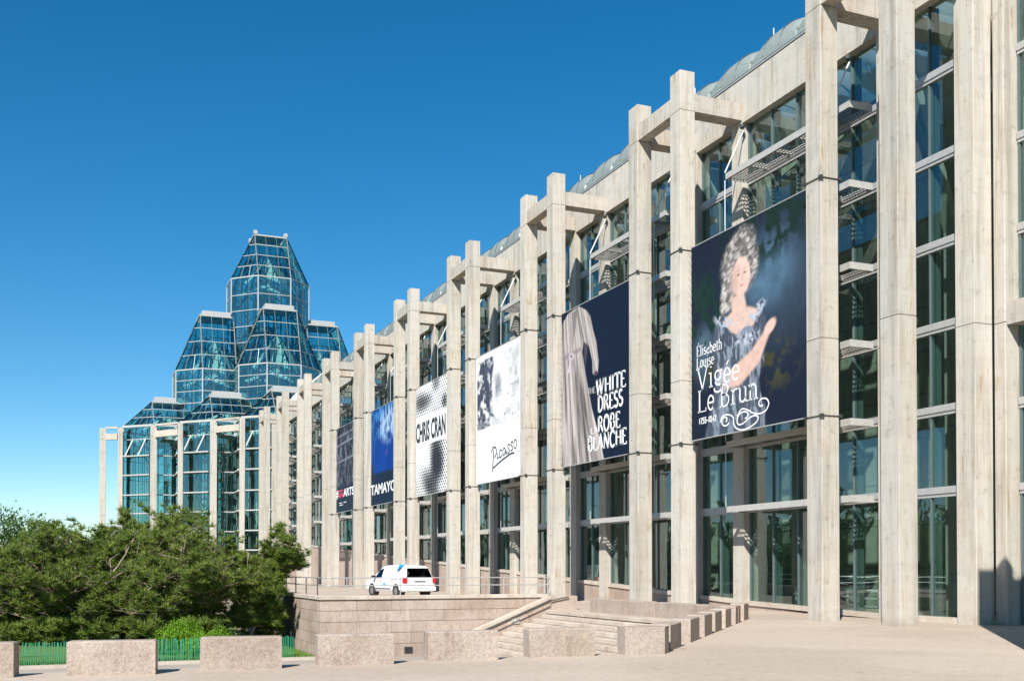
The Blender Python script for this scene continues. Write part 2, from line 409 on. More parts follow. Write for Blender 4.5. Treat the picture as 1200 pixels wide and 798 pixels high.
# ================================================================== RETAINING WALL
wall = thing('retaining_wall', 'long low pink granite retaining wall under the terrace, stone courses stained by rain', 'wall', (8.38, 38.1, LZ))
WT = -1.12                                   # underside of the coping
courses = 5; ch = (WT - LZ + 0.0) / courses
def wall_course_front(x_from, x_to, z0, z1, off, wid=1.32):
    x = x_from; first = True
    while x < x_to - 0.05:
        L = wid if not first else wid * off; first = False
        x2 = min(x_to, x + L)
        jit = random.uniform(0, .006)
        MB().bevbox(x + .005, 38.1 - jit, z0 + (.008 if z0 > LZ + .1 else -.1), x2 - .005, 38.45, z1 - .008, .004).build('stone', M['granite'], wall)
        x = x2
for c in range(courses):
    z0 = LZ + ch * c; z1 = z0 + ch
    wall_course_front(8.38, 17.2, z0, z1, 0.55 if c % 2 else 1.0)
    y = 38.46; first = True
    while y < 58:
        L = 1.32 * (0.5 if (first and c % 2) else 1); first = False
        MB().bevbox(8.38 - random.uniform(0, .006), y + .005, z0 + (.008 if z0 > LZ + .1 else -.1), 8.73, y + L - .005, z1 - .008, .004).build('stone', M['granite'], wall); y += L
MB().box(8.5, 38.2, LZ - 0.2, 17.18, 38.44, WT - .01).build('mortar', M['mortar'], wall)
MB().box(8.45, 38.44, LZ - 0.2, 8.68, 60, WT - .01).build('mortar', M['mortar'], wall)
x = 8.33
while x < 17.1:
    x2 = min(17.24, x + 1.32); MB().bevbox(x + .003, 38.04, WT, x2 - .003, 38.52, WT + .13, .012).build('coping', M['coping'], wall); x = x2
y = 38.525
while y < 60: MB().bevbox(8.33, y + .003, WT, 8.80, y + 1.317, WT + .13, .012).build('coping', M['coping'], wall); y += 1.32

# sloping cheek wall beside the stairs
cheek = thing('cheek_wall', 'sloping granite side wall of the stairs with pale coping and thin handrail', 'wall', (15.2, 37.9, LZ))
def cz(x): return -1.17 - (17.2 - x) * 0.405
xs = [17.2, 16.3, 15.4, 14.5, 13.6, 12.7]
for a, b in zip(xs[1:], xs[:-1]):
    # lower and upper stones of each slice
    zmid = -2.5 if a > 13.7 else None
    def slab(z0a, z0b, z1a, z1b):
        MB().hexa([(a + .004, 37.72, z0a), (b - .004, 37.72, z0b), (b - .004, 38.09, z0b), (a + .004, 38.09, z0a),
                   (a + .004, 37.72, z1a), (b - .004, 37.72, z1b), (b - .004, 38.09, z1b), (a + .004, 38.09, z1a)]).build('stone', M['granite'], cheek)
    if zmid and cz(a) > zmid + .1:
        slab(LZ, LZ, zmid - .004, zmid - .004); slab(zmid + .004, zmid + .004, cz(a), cz(b))
    else: slab(LZ, LZ, cz(a), cz(b))
MB().hexa([(12.66, 37.62, cz(12.66)), (17.2, 37.62, cz(17.2)), (17.2, 38.03, cz(17.2)), (12.66, 38.03, cz(12.66)),
           (12.66, 37.62, cz(12.66) + .12), (17.2, 37.62, cz(17.2) + .12), (17.2, 38.03, cz(17.2) + .12), (12.66, 38.03, cz(12.66) + .12)]).build('coping', M['coping'], cheek)
MB().bevbox(17.205, 37.62, PZ, 18.3, 38.03, -1.06, .012).build('end_block', M['granite'], cheek)
hr = MB(); hr.tube([(12.5, 37.55, cz(12.5) - .06), (17.2, 37.55, cz(17.2) - .06), (17.9, 37.55, -1.1)], .022, 8)
for xx in (13.2, 14.7, 16.2): hr.tube([(xx, 37.55, cz(xx) - .06), (xx, 37.72, cz(xx) - .12)], .012, 6)
hr.build('handrail', M['gutter'], cheek)
for x_, y_, z_, lab in ((15.75, 37.70, -1.98, 'small square recessed step light in the sloping stair wall'), (11.65, 38.08, -2.98, 'dark recessed wall light at the foot of the retaining wall')):
    L = thing('wall_light', lab, 'light', (x_, y_, z_), 'recessed wall lights')
    fr = MB(); fr.box(x_ - .15, y_ - .02, z_ - .11, x_ + .15, y_ + .05, z_ - .08); fr.box(x_ - .15, y_ - .02, z_ + .08, x_ + .15, y_ + .05, z_ + .11)
    fr.box(x_ - .15, y_ - .02, z_ - .08, x_ - .11, y_ + .05, z_ + .08); fr.box(x_ + .11, y_ - .02, z_ - .08, x_ + .15, y_ + .05, z_ + .08)
    fr.build('housing', M['alu'] if x_ > 13 else M['gutter'], L)
    MB().box(x_ - .108, y_ - .004, z_ - .078, x_ + .108, y_ + .04, z_ + .078).build('lens', M['lamp_glass'] if x_ > 13 else M['dark'], L)

# railing on the terrace
rail = thing('terrace_railing', 'thin two bar metal railing on top of the granite retaining wall', 'railing', (8.6, 38.3, -0.99))
RB = -0.99
for z in (-0.35, -0.63):
    MB().tube([(8.57, 58, z), (8.57, 38.42, z), (8.67, 38.3, z), (8.8, 38.28, z), (17.6, 38.28, z)], .02, 8).build('rail_bar', M['rail'], rail)
for x in (9.4, 11.4, 13.45, 15.5, 17.2):
    MB().tube([(x, 38.28, RB), (x, 38.28, -.35)], .02, 8).tube([(x, 38.28, RB), (x, 38.28, RB + .015)], .06, 8).build('post', M['rail'], rail)
for y in (39.4, 41.4, 43.4, 45.4, 47.4): MB().tube([(8.57, y, RB), (8.57, y, -.35)], .022, 8).build('post', M['gutter'], rail)
MB().tube([(16.45, 38.2, -1.0), (16.5, 38.0, -.72), (17.2, 37.9, -.62)], .015, 8).build('stair_rail_end', M['rail'], rail)
tag(MB().bevbox(17.42, 38.1, PZ, 17.56, 38.45, -0.27, .01).build('stone_post', M['concrete']), 'slender upright stone post at the top of the stairs where the railing ends', 'post')

# ================================================================== GRANITE BLOCKS
BH = 0.51
def block(cx, cy, L, D, yaw, label, h=BH, z=PZ, group='granite blocks along the plaza edge'):
    c = 0.018
    me = MB().bevbox(-L / 2, -D / 2, 0, L / 2, D / 2, h, c).mesh('granite_block', M['granite_rough'])
    # slightly uneven faces
    o = obj('granite_block', me); o.location = (cx, cy, z); o.rotation_euler = (0, 0, R(yaw))
    tag(o, label, 'stone block', group); return o
front = [(-1.28, 17.83, -10, 'granite block cut off by the left edge of the photo'),
         (0.68, 17.52, -10, 'granite block standing between the first two gaps that show green fence'),
         (2.62, 17.75, -9, 'granite block in front of the tallest pine, just right of the bright green shrub'),
         (4.48, 17.78, -6, 'granite block in front of the corner of the retaining wall'),
         (6.42, 17.92, -6, 'granite block below the foot of the sloping stair wall'),
         (8.35, 18.0, -6, 'granite block in front of the lower stairs, next to the short corner block')]
for x, y, a, lab in front: block(x, y - .08, 1.26, 0.36, a, lab)
# corner block
tag(MB().prism([(9.55, 17.62), (10.35, 17.55), (10.62, 17.86), (10.25, 18.2), (9.6, 18.02)], PZ, PZ + BH).build('granite_block', M['granite_rough']),
    'short corner block where the front row turns towards the building', 'stone block', 'granite blocks along the plaza edge')
dvec = Vector((0.655, 0.756)); nvec = Vector((0.756, -0.655))
ordn = ['first', 'second', 'third', 'fourth', 'fifth', 'sixth', 'seventh']
for i, s0 in enumerate((0.0, 2.45, 4.5, 6.3, 8.3, 10.55, 12.7)):
    p = Vector((10.86, 18.18)) + dvec * (s0 + 0.62) - nvec * 0.22
    block(p.x, p.y, 1.25, 0.42, math.degrees(math.atan2(dvec.y, dvec.x)), '%s block from the camera in the diagonal row running to the facade' % ordn[i])
for i, yy in enumerate((35.3, 33.2, 30.6, 28.5)):
    block(17.95, yy - .9, 1.96, 0.45, 90, ['farthest low granite block at the head of the stairs beside the stone post', 'second granite block at the head of the stairs from the stone post',
          'third granite block at the head of the stairs, just past the gap', 'nearest granite block at the head of the stairs, behind the diagonal row'][i], .5, group='granite blocks at the head of the stairs')

# ================================================================== COLONNADE BUILDING
BAY = 11.289; YA = 34.424; DB = 3.242; CW = 0.719; CD = 0.64
ZT = 18.51; ZB = 17.04; ZJ = 6.945; ZBT = 17.68; XW = 23.745; XG = 24.05
LV = [2.24, 4.66, 7.14, 9.60, 12.2, 14.72]
BL = (22.5, 60.0, PZ)
bld = thing('gallery_building', 'long concrete and glass gallery colonnade with paired columns running away to the left', 'building', BL)
I0, I1 = -1, 8
def sill(y): return max(-1.60, -1.30 + 0.0465 * (y - 33.0))

def column_mesh():
    m = MB()
    for a, b in ((PZ, ZJ - .012), (ZJ + .012, ZB - .012), (ZB + .012, ZT)):
        m.chambox(0, 0, a, CD, CW, b, .012)
    m.box(.03, .03, PZ, CD - .03, CW - .03, ZT - .05)
    return m.mesh('column', M['concrete'])
def beam_mesh_along():
    return MB().box(0.04, 0, 0, 0.50, DB - CW - .006, ZBT - ZB).mesh('beam', M['concrete_old'])
def beam_mesh_cross():
    return MB().box(0, 0, 0, XW - 21 - CD - .006, CW - .06, ZBT - ZB).mesh('beam', M['concrete_old'])
def inner_mesh():
    m = MB()
    for a, b in ((PZ, ZJ - .012), (ZJ + .012, ZB - .1)): m.chambox(0, 0, a, .66, CW, b, .012)
    m.box(.03, .03, PZ, .6, CW - .03, ZB - .12)
    return m.mesh('inner_column', M['concrete'])
cm, ba, bc, im = column_mesh(), beam_mesh_along(), beam_mesh_cross(), inner_mesh()
im_int = MB().chambox(0, 0, PZ - .3, .6, .6, 16.6, .03).mesh('interior_column', M['concrete_in'])

# sunshade: fascia frame with a perforated plate
SY0, SY1 = 27.24 - 23.135, 34.16 - 23.135        # local to the bay origin (A of previous bay)
def shade_meshes():
    fr = MB(); x0, x1 = 22.8, 23.72; L = SY1 - SY0
    fr.box(x0, 0, -.16, x0 + .05, L, .06); fr.box(x0 + .05, 0, -.16, x1, .05, .06); fr.box(x0 + .05, L - .05, -.16, x1, L, .06)
    fr.box(x1 - .05, .05, -.16, x1, L - .05, .06); 
    for k in range(1, 5): fr.box(x0 + .05, L * k / 5 - .03, -.12, x1 - .05, L * k / 5 + .03, .055)
    gr = MB(); pitch = 0.13; hw = .042
    nx = int((x1 - x0 - .1) / pitch); ny = int((L - .1) / pitch)
    px = (x1 - x0 - .1) / nx; py = (L - .1) / ny
    for i in range(nx):
        for j in range(ny):
            cx = x0 + .05 + px * (i + .5); cy = .05 + py * (j + .5); z = -.09
            k = len(gr.v)
            gr.v += [(cx - px / 2, cy - py / 2, z), (cx + px / 2, cy - py / 2, z), (cx + px / 2, cy + py / 2, z), (cx - px / 2, cy + py / 2, z),
                     (cx - hw, cy - hw, z), (cx + hw, cy - hw, z), (cx + hw, cy + hw, z), (cx - hw, cy + hw, z)]
            gr.f += [(k, k + 1, k + 5, k + 4), (k + 1, k + 2, k + 6, k + 5), (k + 2, k + 3, k + 7, k + 6), (k + 3, k, k + 4, k + 7)]
    return fr.mesh('sunshade', M['shade']), gr.mesh('perforated_plate', M['grille'])
shf, shg = shade_meshes()
ball = MB().tube([(0, 0, -.09), (0, 0, -.05), (0, 0, .05), (0, 0, .09)], [.05, .10, .10, .05], 10).mesh('bracket', M['gutter'])
rodm = MB().tube([(23.7, 0, 16.62), (22.84, 0, 14.85)], .028, 6).mesh('tie_rod', M['steel_white'])
hangm = MB()
for a, b in zip(LV[:-1], LV[1:]): hangm.tube([(22.84, 0, a + .06), (22.84, 0, b - .16)], .02, 6)
hangm = hangm.mesh('hanger_rod', M['rail'])

PANE_LIMIT = 300; pane_count = 0
def glazing(y0, y1, ncol, near):
    """one window wall between two inner columns, world Y y0..y1"""
    global pane_count
    fr = MB(); zt = ZB - .1
    ys = [y0 + (y1 - y0) * k / ncol for k in range(ncol + 1)]
    for k, y in enumerate(ys):
        wd = .05 if 0 < k < ncol else .06
        yy0 = y - wd / 2 if 0 < k < ncol else (y if k == 0 else y - wd)
        fr.box(XG - .05, yy0, min(sill(y), 2.0) if sill(y) < 2 else sill(y), XG + .12, yy0 + wd, zt)
    trs = []
    for z in LV:
        if z < sill(y0) + .3: continue
        trs.append(MB().box(XG - .10, y0 + .002, z - .03, XG + .08, y1 - .002, z + .17).box(XG - .07, y0 + .002, z - .13, XG + .06, y1 - .002, z - .03))
    w_ = fr.build('window', M['frame_teal'], bld)
    for tq in trs: tq.build('transom', M['alu'], w_)
    # posts standing behind the mullions
    pb = MB()
    for y in ys[1:-1]: pb.box(XG + .16, y - .05, sill(y) - .2, XG + .34, y + .05, zt)
    pb.build('mullion_post', M['frame_teal'], w_)
    joined = MB()
    zs = [None] + LV + [zt]
    for k in range(ncol):
        ya, yb = ys[k] + .03, ys[k + 1] - .03
        for r in range(len(zs) - 1):
            zb_a = sill(ya) if r == 0 else zs[r] + .15; zb_b = sill(yb) if r == 0 else zs[r] + .15
            ztp = zs[r + 1] - (.12 if r < len(zs) - 2 else 0)
            if ztp <= sill(yb) + .1: continue
            zb_a = max(zb_a, sill(ya)); zb_b = max(zb_b, sill(yb))
            dx = random.uniform(-.004, .004); ex = random.uniform(-.004, .004)
            p = [(XG + dx, ya, zb_a), (XG + .02 + dx, ya, zb_a), (XG + .02 + ex, yb, zb_b), (XG + ex, yb, zb_b),
                 (XG + dx, ya, ztp), (XG + .02 + dx, ya, ztp), (XG + .02 + ex, yb, ztp), (XG + ex, yb, ztp)]
            if near and pane_count < PANE_LIMIT:
                MB().hexa(p).build('pane', M['glass'], w_); pane_count += 1
            else: joined.hexa(p)
    if joined.v: stuff(joined.build('pane', M['glass'], w_))

for i in range(I0, I1 + 1):
    y = YA + BAY * i
    if i >= 0 or True:
        for off in (0, DB):
            obj('column', cm, bld, (21, y + off, 0)); 
        obj('beam', ba, bld, (21.0, y + CW + .003, ZB + .012))
        for off in (0, DB): obj('beam', bc, bld, (21 + CD + .003, y + off + .03, ZB + .012))
    for off in (0, DB):
        obj('inner_column', im, bld, (XW, y + off, 0))
        obj('interior_column', im_int, bld, (26.4, y + off + .05, 0))
    near = i <= 3
    glazing(y + CW, y + DB, 2, near)
    if i < I1:
        glazing(y + DB + CW, y + BAY, 5, near)
        by = y
        for z in LV:
            if z < sill(y + 6) + .4: continue
            s_ = obj('sunshade', shf, bld, (0, by + SY0, z)); obj('perforated_plate', shg, s_, (0, by + SY0, z))
        for yy in (by + BAY - .12, by + DB + CW + 1.2 - .02):
            obj('bracket', ball, bld, (23.62, yy - .05 if yy > by + 8 else yy, 16.72)); obj('tie_rod', rodm, bld, (0, yy - .05 if yy > by + 8 else yy, 0))
            if i < 4: obj('hanger_rod', hangm, bld, (0, yy - .05 if yy > by + 8 else yy, 0))
    # granite base panels and sill
    segs = [(y + CW, y + DB, 2)] + ([(y + DB + CW, y + BAY, 5)] if i < I1 else [])
    for a, b, n in segs:
        for k in range(n):
            p, q = a + (b - a) * k / n, a + (b - a) * (k + 1) / n
            s1, s2 = sill(p) - .16, sill(q) - .16
            if s2 > PZ + .02:
                s1 = max(s1, PZ + .01)
                MB().hexa([(23.9, p + .003, PZ), (24.3, p + .003, PZ), (24.3, q - .003, PZ), (23.9, q - .003, PZ), (23.9, p + .003, s1), (24.3, p + .003, s1), (24.3, q - .003, s2), (23.9, q - .003, s2)]).build('base_panel', M['granite'], bld)
        s1, s2 = max(sill(a) - .16, PZ), max(sill(b) - .16, PZ + .005)
        MB().hexa([(23.84, a, s1), (24.32, a, s1), (24.32, b, s2), (23.84, b, s2), (23.84, a, s1 + .16), (24.32, a, s1 + .16), (24.32, b, s2 + .16), (23.84, b, s2 + .16)]).build('window_sill', M['coping'], bld)

Y_NEAR = YA + BAY * I0; Y_FAR = YA + BAY * I1 + DB + CW
# fascia panels with joints
y = Y_NEAR - 0.0; k = 0
while y < Y_FAR - .01:
    y2 = min(Y_FAR, y + BAY / 2); MB().box(XW + .0, y + .006, ZB - .095, XW + .5, y2 - .006, ZT + .12).build('fascia', M['concrete'], bld); y = y2
MB().box(XW + .05, Y_NEAR, ZT + .121, XW + .45, Y_FAR, ZT + .2).build('gutter', M['gutter'], bld)
MB().box(XW + .02, Y_NEAR, ZT + .2, XW + .5, Y_FAR, ZT + .25).build('gutter', M['alu'], bld)
MB().box(XW + .12, Y_NEAR, ZT + .25, XW + .55, Y_FAR, ZT + .36).build('gutter', M['gutter'], bld)
# scalloped skylight shells
def shell():
    P = BAY / 4; nu, nv = 14, 16; v = []; f = []
    def prof(t):      # steep quarter curve at each side, flat crown
        a = math.pi * t; return 24.05 + 7.1 * (0.5 - 0.5 * math.copysign(abs(math.cos(a)) ** .55, math.cos(a))), math.sin(a) ** .75
    def pt(t, u):
        x, h = prof(t); arch = math.sqrt(max(0, 1 - (2 * u - 1) ** 2)); return (x, u * P, ZT + .30 + 1.75 * h * (0.60 + 0.40 * arch))
    for a in range(nv + 1):
        for b in range(nu + 1): v.append(pt(a / nv, b / nu))
    for a in range(nv):
        for b in range(nu):
            k = a * (nu + 1) + b; f.append((k, k + 1, k + nu + 2, k + nu + 1))
    me = bpy.data.meshes.new('skylight'); me.from_pydata(v, [], f); me.update(); me.materials.append(M['dome'])
    me.polygons.foreach_set('use_smooth', [True] * len(me.polygons))
    rb = MB(); q = [pt(a / 24, 0) for a in range(25)]; rb.tube([(x, y, z + .03) for x, y, z in q], .08, 6)
    sm = MB()
    for u in (.35, .7): sm.tube([(x, y, z + .015) for x, y, z in [pt(a / 24, u) for a in range(1, 24)]], .022, 4)
    return me, rb.mesh('skylight_rib', M['dome']), sm.mesh('seam', M['gutter'])
shm, ribm, seam = shell()
k = 0
while Y_NEAR + k * BAY / 4 < YA + BAY * 7.2:
    s_ = obj('skylight', shm, bld, (0, Y_NEAR + k * BAY / 4, 0)); obj('skylight_rib', ribm, s_, (0, Y_NEAR + k * BAY / 4, 0)); obj('seam', seam, s_, (0, Y_NEAR + k * BAY / 4, 0))
    if k % 2 == 0 and k < 14:
        MB().tube([(25.2, Y_NEAR + k * BAY / 4, ZT + 1.0), (25.2, Y_NEAR + k * BAY / 4, ZT + 2.35)], .02, 5).build('lightning_rod', M['steel_white'], bld)
    k += 1
# open lattice vault where the colonnade meets the hall
lv = MB()
for k in range(13):
    y = YA + BAY * 7.2 + 0.3 + k * 1.05; pts = []
    for a in range(13):
        t = a / 12; pts.append((24.0 + 7 * t, y, ZT + .3 + 3.1 * math.sin(math.pi * t) ** .8))
    lv.tube(pts, .06, 5)
for t in (0.08, .2, .35, .5, .65, .8):
    lv.bar((24 + 7 * t, YA + BAY * 7.2, ZT + .3 + 3.1 * math.sin(math.pi * t) ** .8), (24 + 7 * t, YA + BAY * 7.2 + 13, ZT + .3 + 3.1 * math.sin(math.pi * t) ** .8), .07)
lv.build('roof_lattice', M['steel_white'], bld)
# interior: back wall with recessed courses, ramp floor, roof beams and braces
bw = MB()
for r in range(12):
    z0 = PZ + r * 1.62
    yk = Y_NEAR - 4
    while yk < Y_FAR:
        bw.box(29.6, yk + .01, z0 + .012, 30, min(Y_FAR, yk + 5.644) - .01, z0 + 1.608); yk += 5.644
bw.build('back_wall', M['concrete_in'], bld)
MB().box(29.8, Y_NEAR - 4, PZ, 31.6, Y_FAR, ZT + .2).build('back_wall', M['gutter'], bld)
rp = MB(); a, b = Y_NEAR - 3, Y_FAR
for p, q in ((a, 30), (30, b)):
    s1, s2 = sill(p) - .22, sill(q) - .22
    rp.hexa([(24.34, p, PZ - .5), (31, p, PZ - .5), (31, q, PZ - .5), (24.34, q, PZ - .5), (24.34, p, s1), (31, p, s1), (31, q, s2), (24.34, q, s2)])
rp.build('ramp', M['granite'], bld)
rf = MB()
for i in range(I0, I1 + 1):
    for off in (.1, DB + .1):
        y = YA + BAY * i + off
        rf.box(24.3, y, 16.7, 31, y + .45, 17.5)
        rf.bar((26.7, y + .25, 10.5), (24.45, y + .25, 16.4), .28, .5, (0, 1, 0)); rf.bar((26.7, y + .25, 10.5), (30.9, y + .25, 16.6), .28, .5, (0, 1, 0))
    y = YA + BAY * i + DB + CW
    for kk in range(3):
        yy = y + 1.3 + kk * 2.4
        rf.bar((24.4, yy, 14.6), (27.0, yy + 1.3, 17.0), .22, .3); rf.bar((24.4, yy + 2.4, 14.6), (27.0, yy + 1.1, 17.0), .22, .3)
rf.build('roof_structure', M['concrete_in'], bld)
sails = MB()
for i in range(I0, I1):
    for kk in range(2):
        y = YA + BAY * i + 4.4 + kk * 3.4
        b0 = len(sails.v); sails.v += [(25.2, y, 16.9), (30.2, y, 16.9), (30.2, y + 2.4, 16.9), (25.2, y + 2.4, 16.9), (27.7, y + 1.2, 15.2)]
        sails.f += [(b0, b0 + 1, b0 + 4), (b0 + 1, b0 + 2, b0 + 4), (b0 + 2, b0 + 3, b0 + 4), (b0 + 3, b0, b0 + 4)]
sails.build('ceiling_sail', M['sail'], bld)
# indoor bench rail seen low behind the first windows
ir = MB()
for z in (0.0, .28, .56): ir.bar((25.6, 27.5, -1.35 + z), (25.6, 33.8, -1.25 + z), .05)
for yy in (27.6, 29.2, 30.8, 32.4, 33.7): ir.bar((25.6, yy, -1.75), (25.6, yy, -.7), .05)
ir.build('indoor_barrier', M['steel_white'], bld)

# ------------------------------------------------------------------ entrance pavilion at the right edge
ent = thing('entrance_pavilion', 'set back glazed building end with one column and beam at the right edge', 'building', (25, 18, PZ))
ec = MB()
for a, b in ((PZ, ZJ - .012), (ZJ + .012, 22)): ec.chambox(24.45, 22.72, a, 25.0, 23.12, b, .02)
ec.build('column', M['concrete'], ent)
MB().box(24.50, 2.0, 6.86, 25.05, 22.718, 7.5).build('beam', M['concrete_old'], ent)
fr = MB(); tr = MB()
for k in range(15):
    y = 22.70 - .04 - k * 1.46; fr.box(24.95, y - .03, PZ, 25.1, y + .03, 22)
fr.build('window', M['frame_teal'], ent)
for z in LV + [17.2, 19.7]:
    if abs(z - 7.14) < .1: continue
    MB().box(24.9, 2, z - .03, 25.08, 22.69, z + .17).box(24.93, 2, z - .13, 25.06, 22.69, z - .03).build('transom', M['alu'], ent)
zz = [PZ] + LV + [17.2, 19.7, 22]
for k in range(14):
    y1 = 22.66 - k * 1.46 - .035; y0 = y1 - 1.39
    for r in range(len(zz) - 1): MB().box(25.0, y0, zz[r] + (.15 if r else 0), 25.02, y1, zz[r + 1] - .12).build('pane', M['glass'], ent)
MB().box(24.455, 22.724, 22.001, 31.5, 23.1, 22.4).build('roof_edge', M['concrete'], ent)
MB().box(32, 2, PZ, 32.3, 23.0, 22).build('back_wall', M['concrete_in'], ent)
MB().box(24.9, 2, 22.405, 32.3, 23.1, 22.6).build('roof', M['concrete'], ent)
MB().box(25.1, 2, PZ - .3, 32, 23.0, PZ + .01).build('floor', M['granite'], ent)
# unseen stepped slab added off frame right; throws the shadow on the first column
py = thing('shadow_slab', 'unseen stepped concrete slab added to cast the shadow at the lower right corner', 'shadow caster', (18.5, 15.1, PZ))
MB().box(17.0, 14.9, PZ, 17.9, 15.3, 8.8).build('slab', M['concrete'], py)
MB().box(17.902, 14.92, PZ, 20.6, 15.28, 8.1).build('slab', M['concrete'], py)

# ================================================================== GREAT HALL
CX, CY = 26.4, 154.6
hall = thing('great_hall', 'tall tiered glass pavilion of clustered octagons rising behind the colonnade on the left', 'building', (CX, CY, PZ))
def octo(cx, cy, s):
    a = s * 1.2071; h = s / 2
    return [(cx - h, cy - a), (cx + h, cy - a), (cx + a, cy - h), (cx + a, cy + h), (cx + h, cy + a), (cx - h, cy + a), (cx - a, cy + h), (cx - a, cy - h)]
T1 = []; g1 = 7.25
for ix in range(-2, 3):
    for iy in range(-2, 3):
        if abs(ix) + abs(iy) == 2: T1.append((CX + ix * 6.6, CY + iy * 7.6, 5.08))
T2 = [(CX + ix * 7.3, CY + iy * 7.3, 4.45) for ix, iy in ((0, -1), (-1, 0), (1, 0), (0, 1))]
T0 = [(CX, CY, 4.45)]
def inoct(x, y, c, shrink=.15):
    cx, cy, s = c; a = s * 1.2071 - shrink; dx, dy = abs(x - cx), abs(y - cy)
    return dx < a and dy < a and dx + dy < a * 1.41421
def roof_h(x, y, c, ze, zt):
    cx, cy, s = c; a = s * 1.2071; m = max(abs(x - cx), abs(y - cy), (abs(x - cx) + abs(y - cy)) / 1.41421 if False else 0)
    t = (a - m) / (a - s / 2); return ze + (zt - ze) * min(1, max(0, t))
def roof_h2(x, y, c, ze, zt):
    cx, cy, s = c; a = s * 1.2071
    h1 = roof_h(x, y, c, ze, zt)
    dd = (abs(x - cx) + abs(y - cy)); t = (a * 1.41421 - dd) / (a * 1.41421 - s); return min(h1, ze + (zt - ze) * min(1, max(0, t)))
TIERS = [(T1, PZ, 18.75, 22.3, 'low'), (T2, 19.0, 26.75, 34.6, 'mid'), (T0, 27.0, 40.0, 46.5, 'top')]
cand = []
camv = Vector((0, 0, 0))
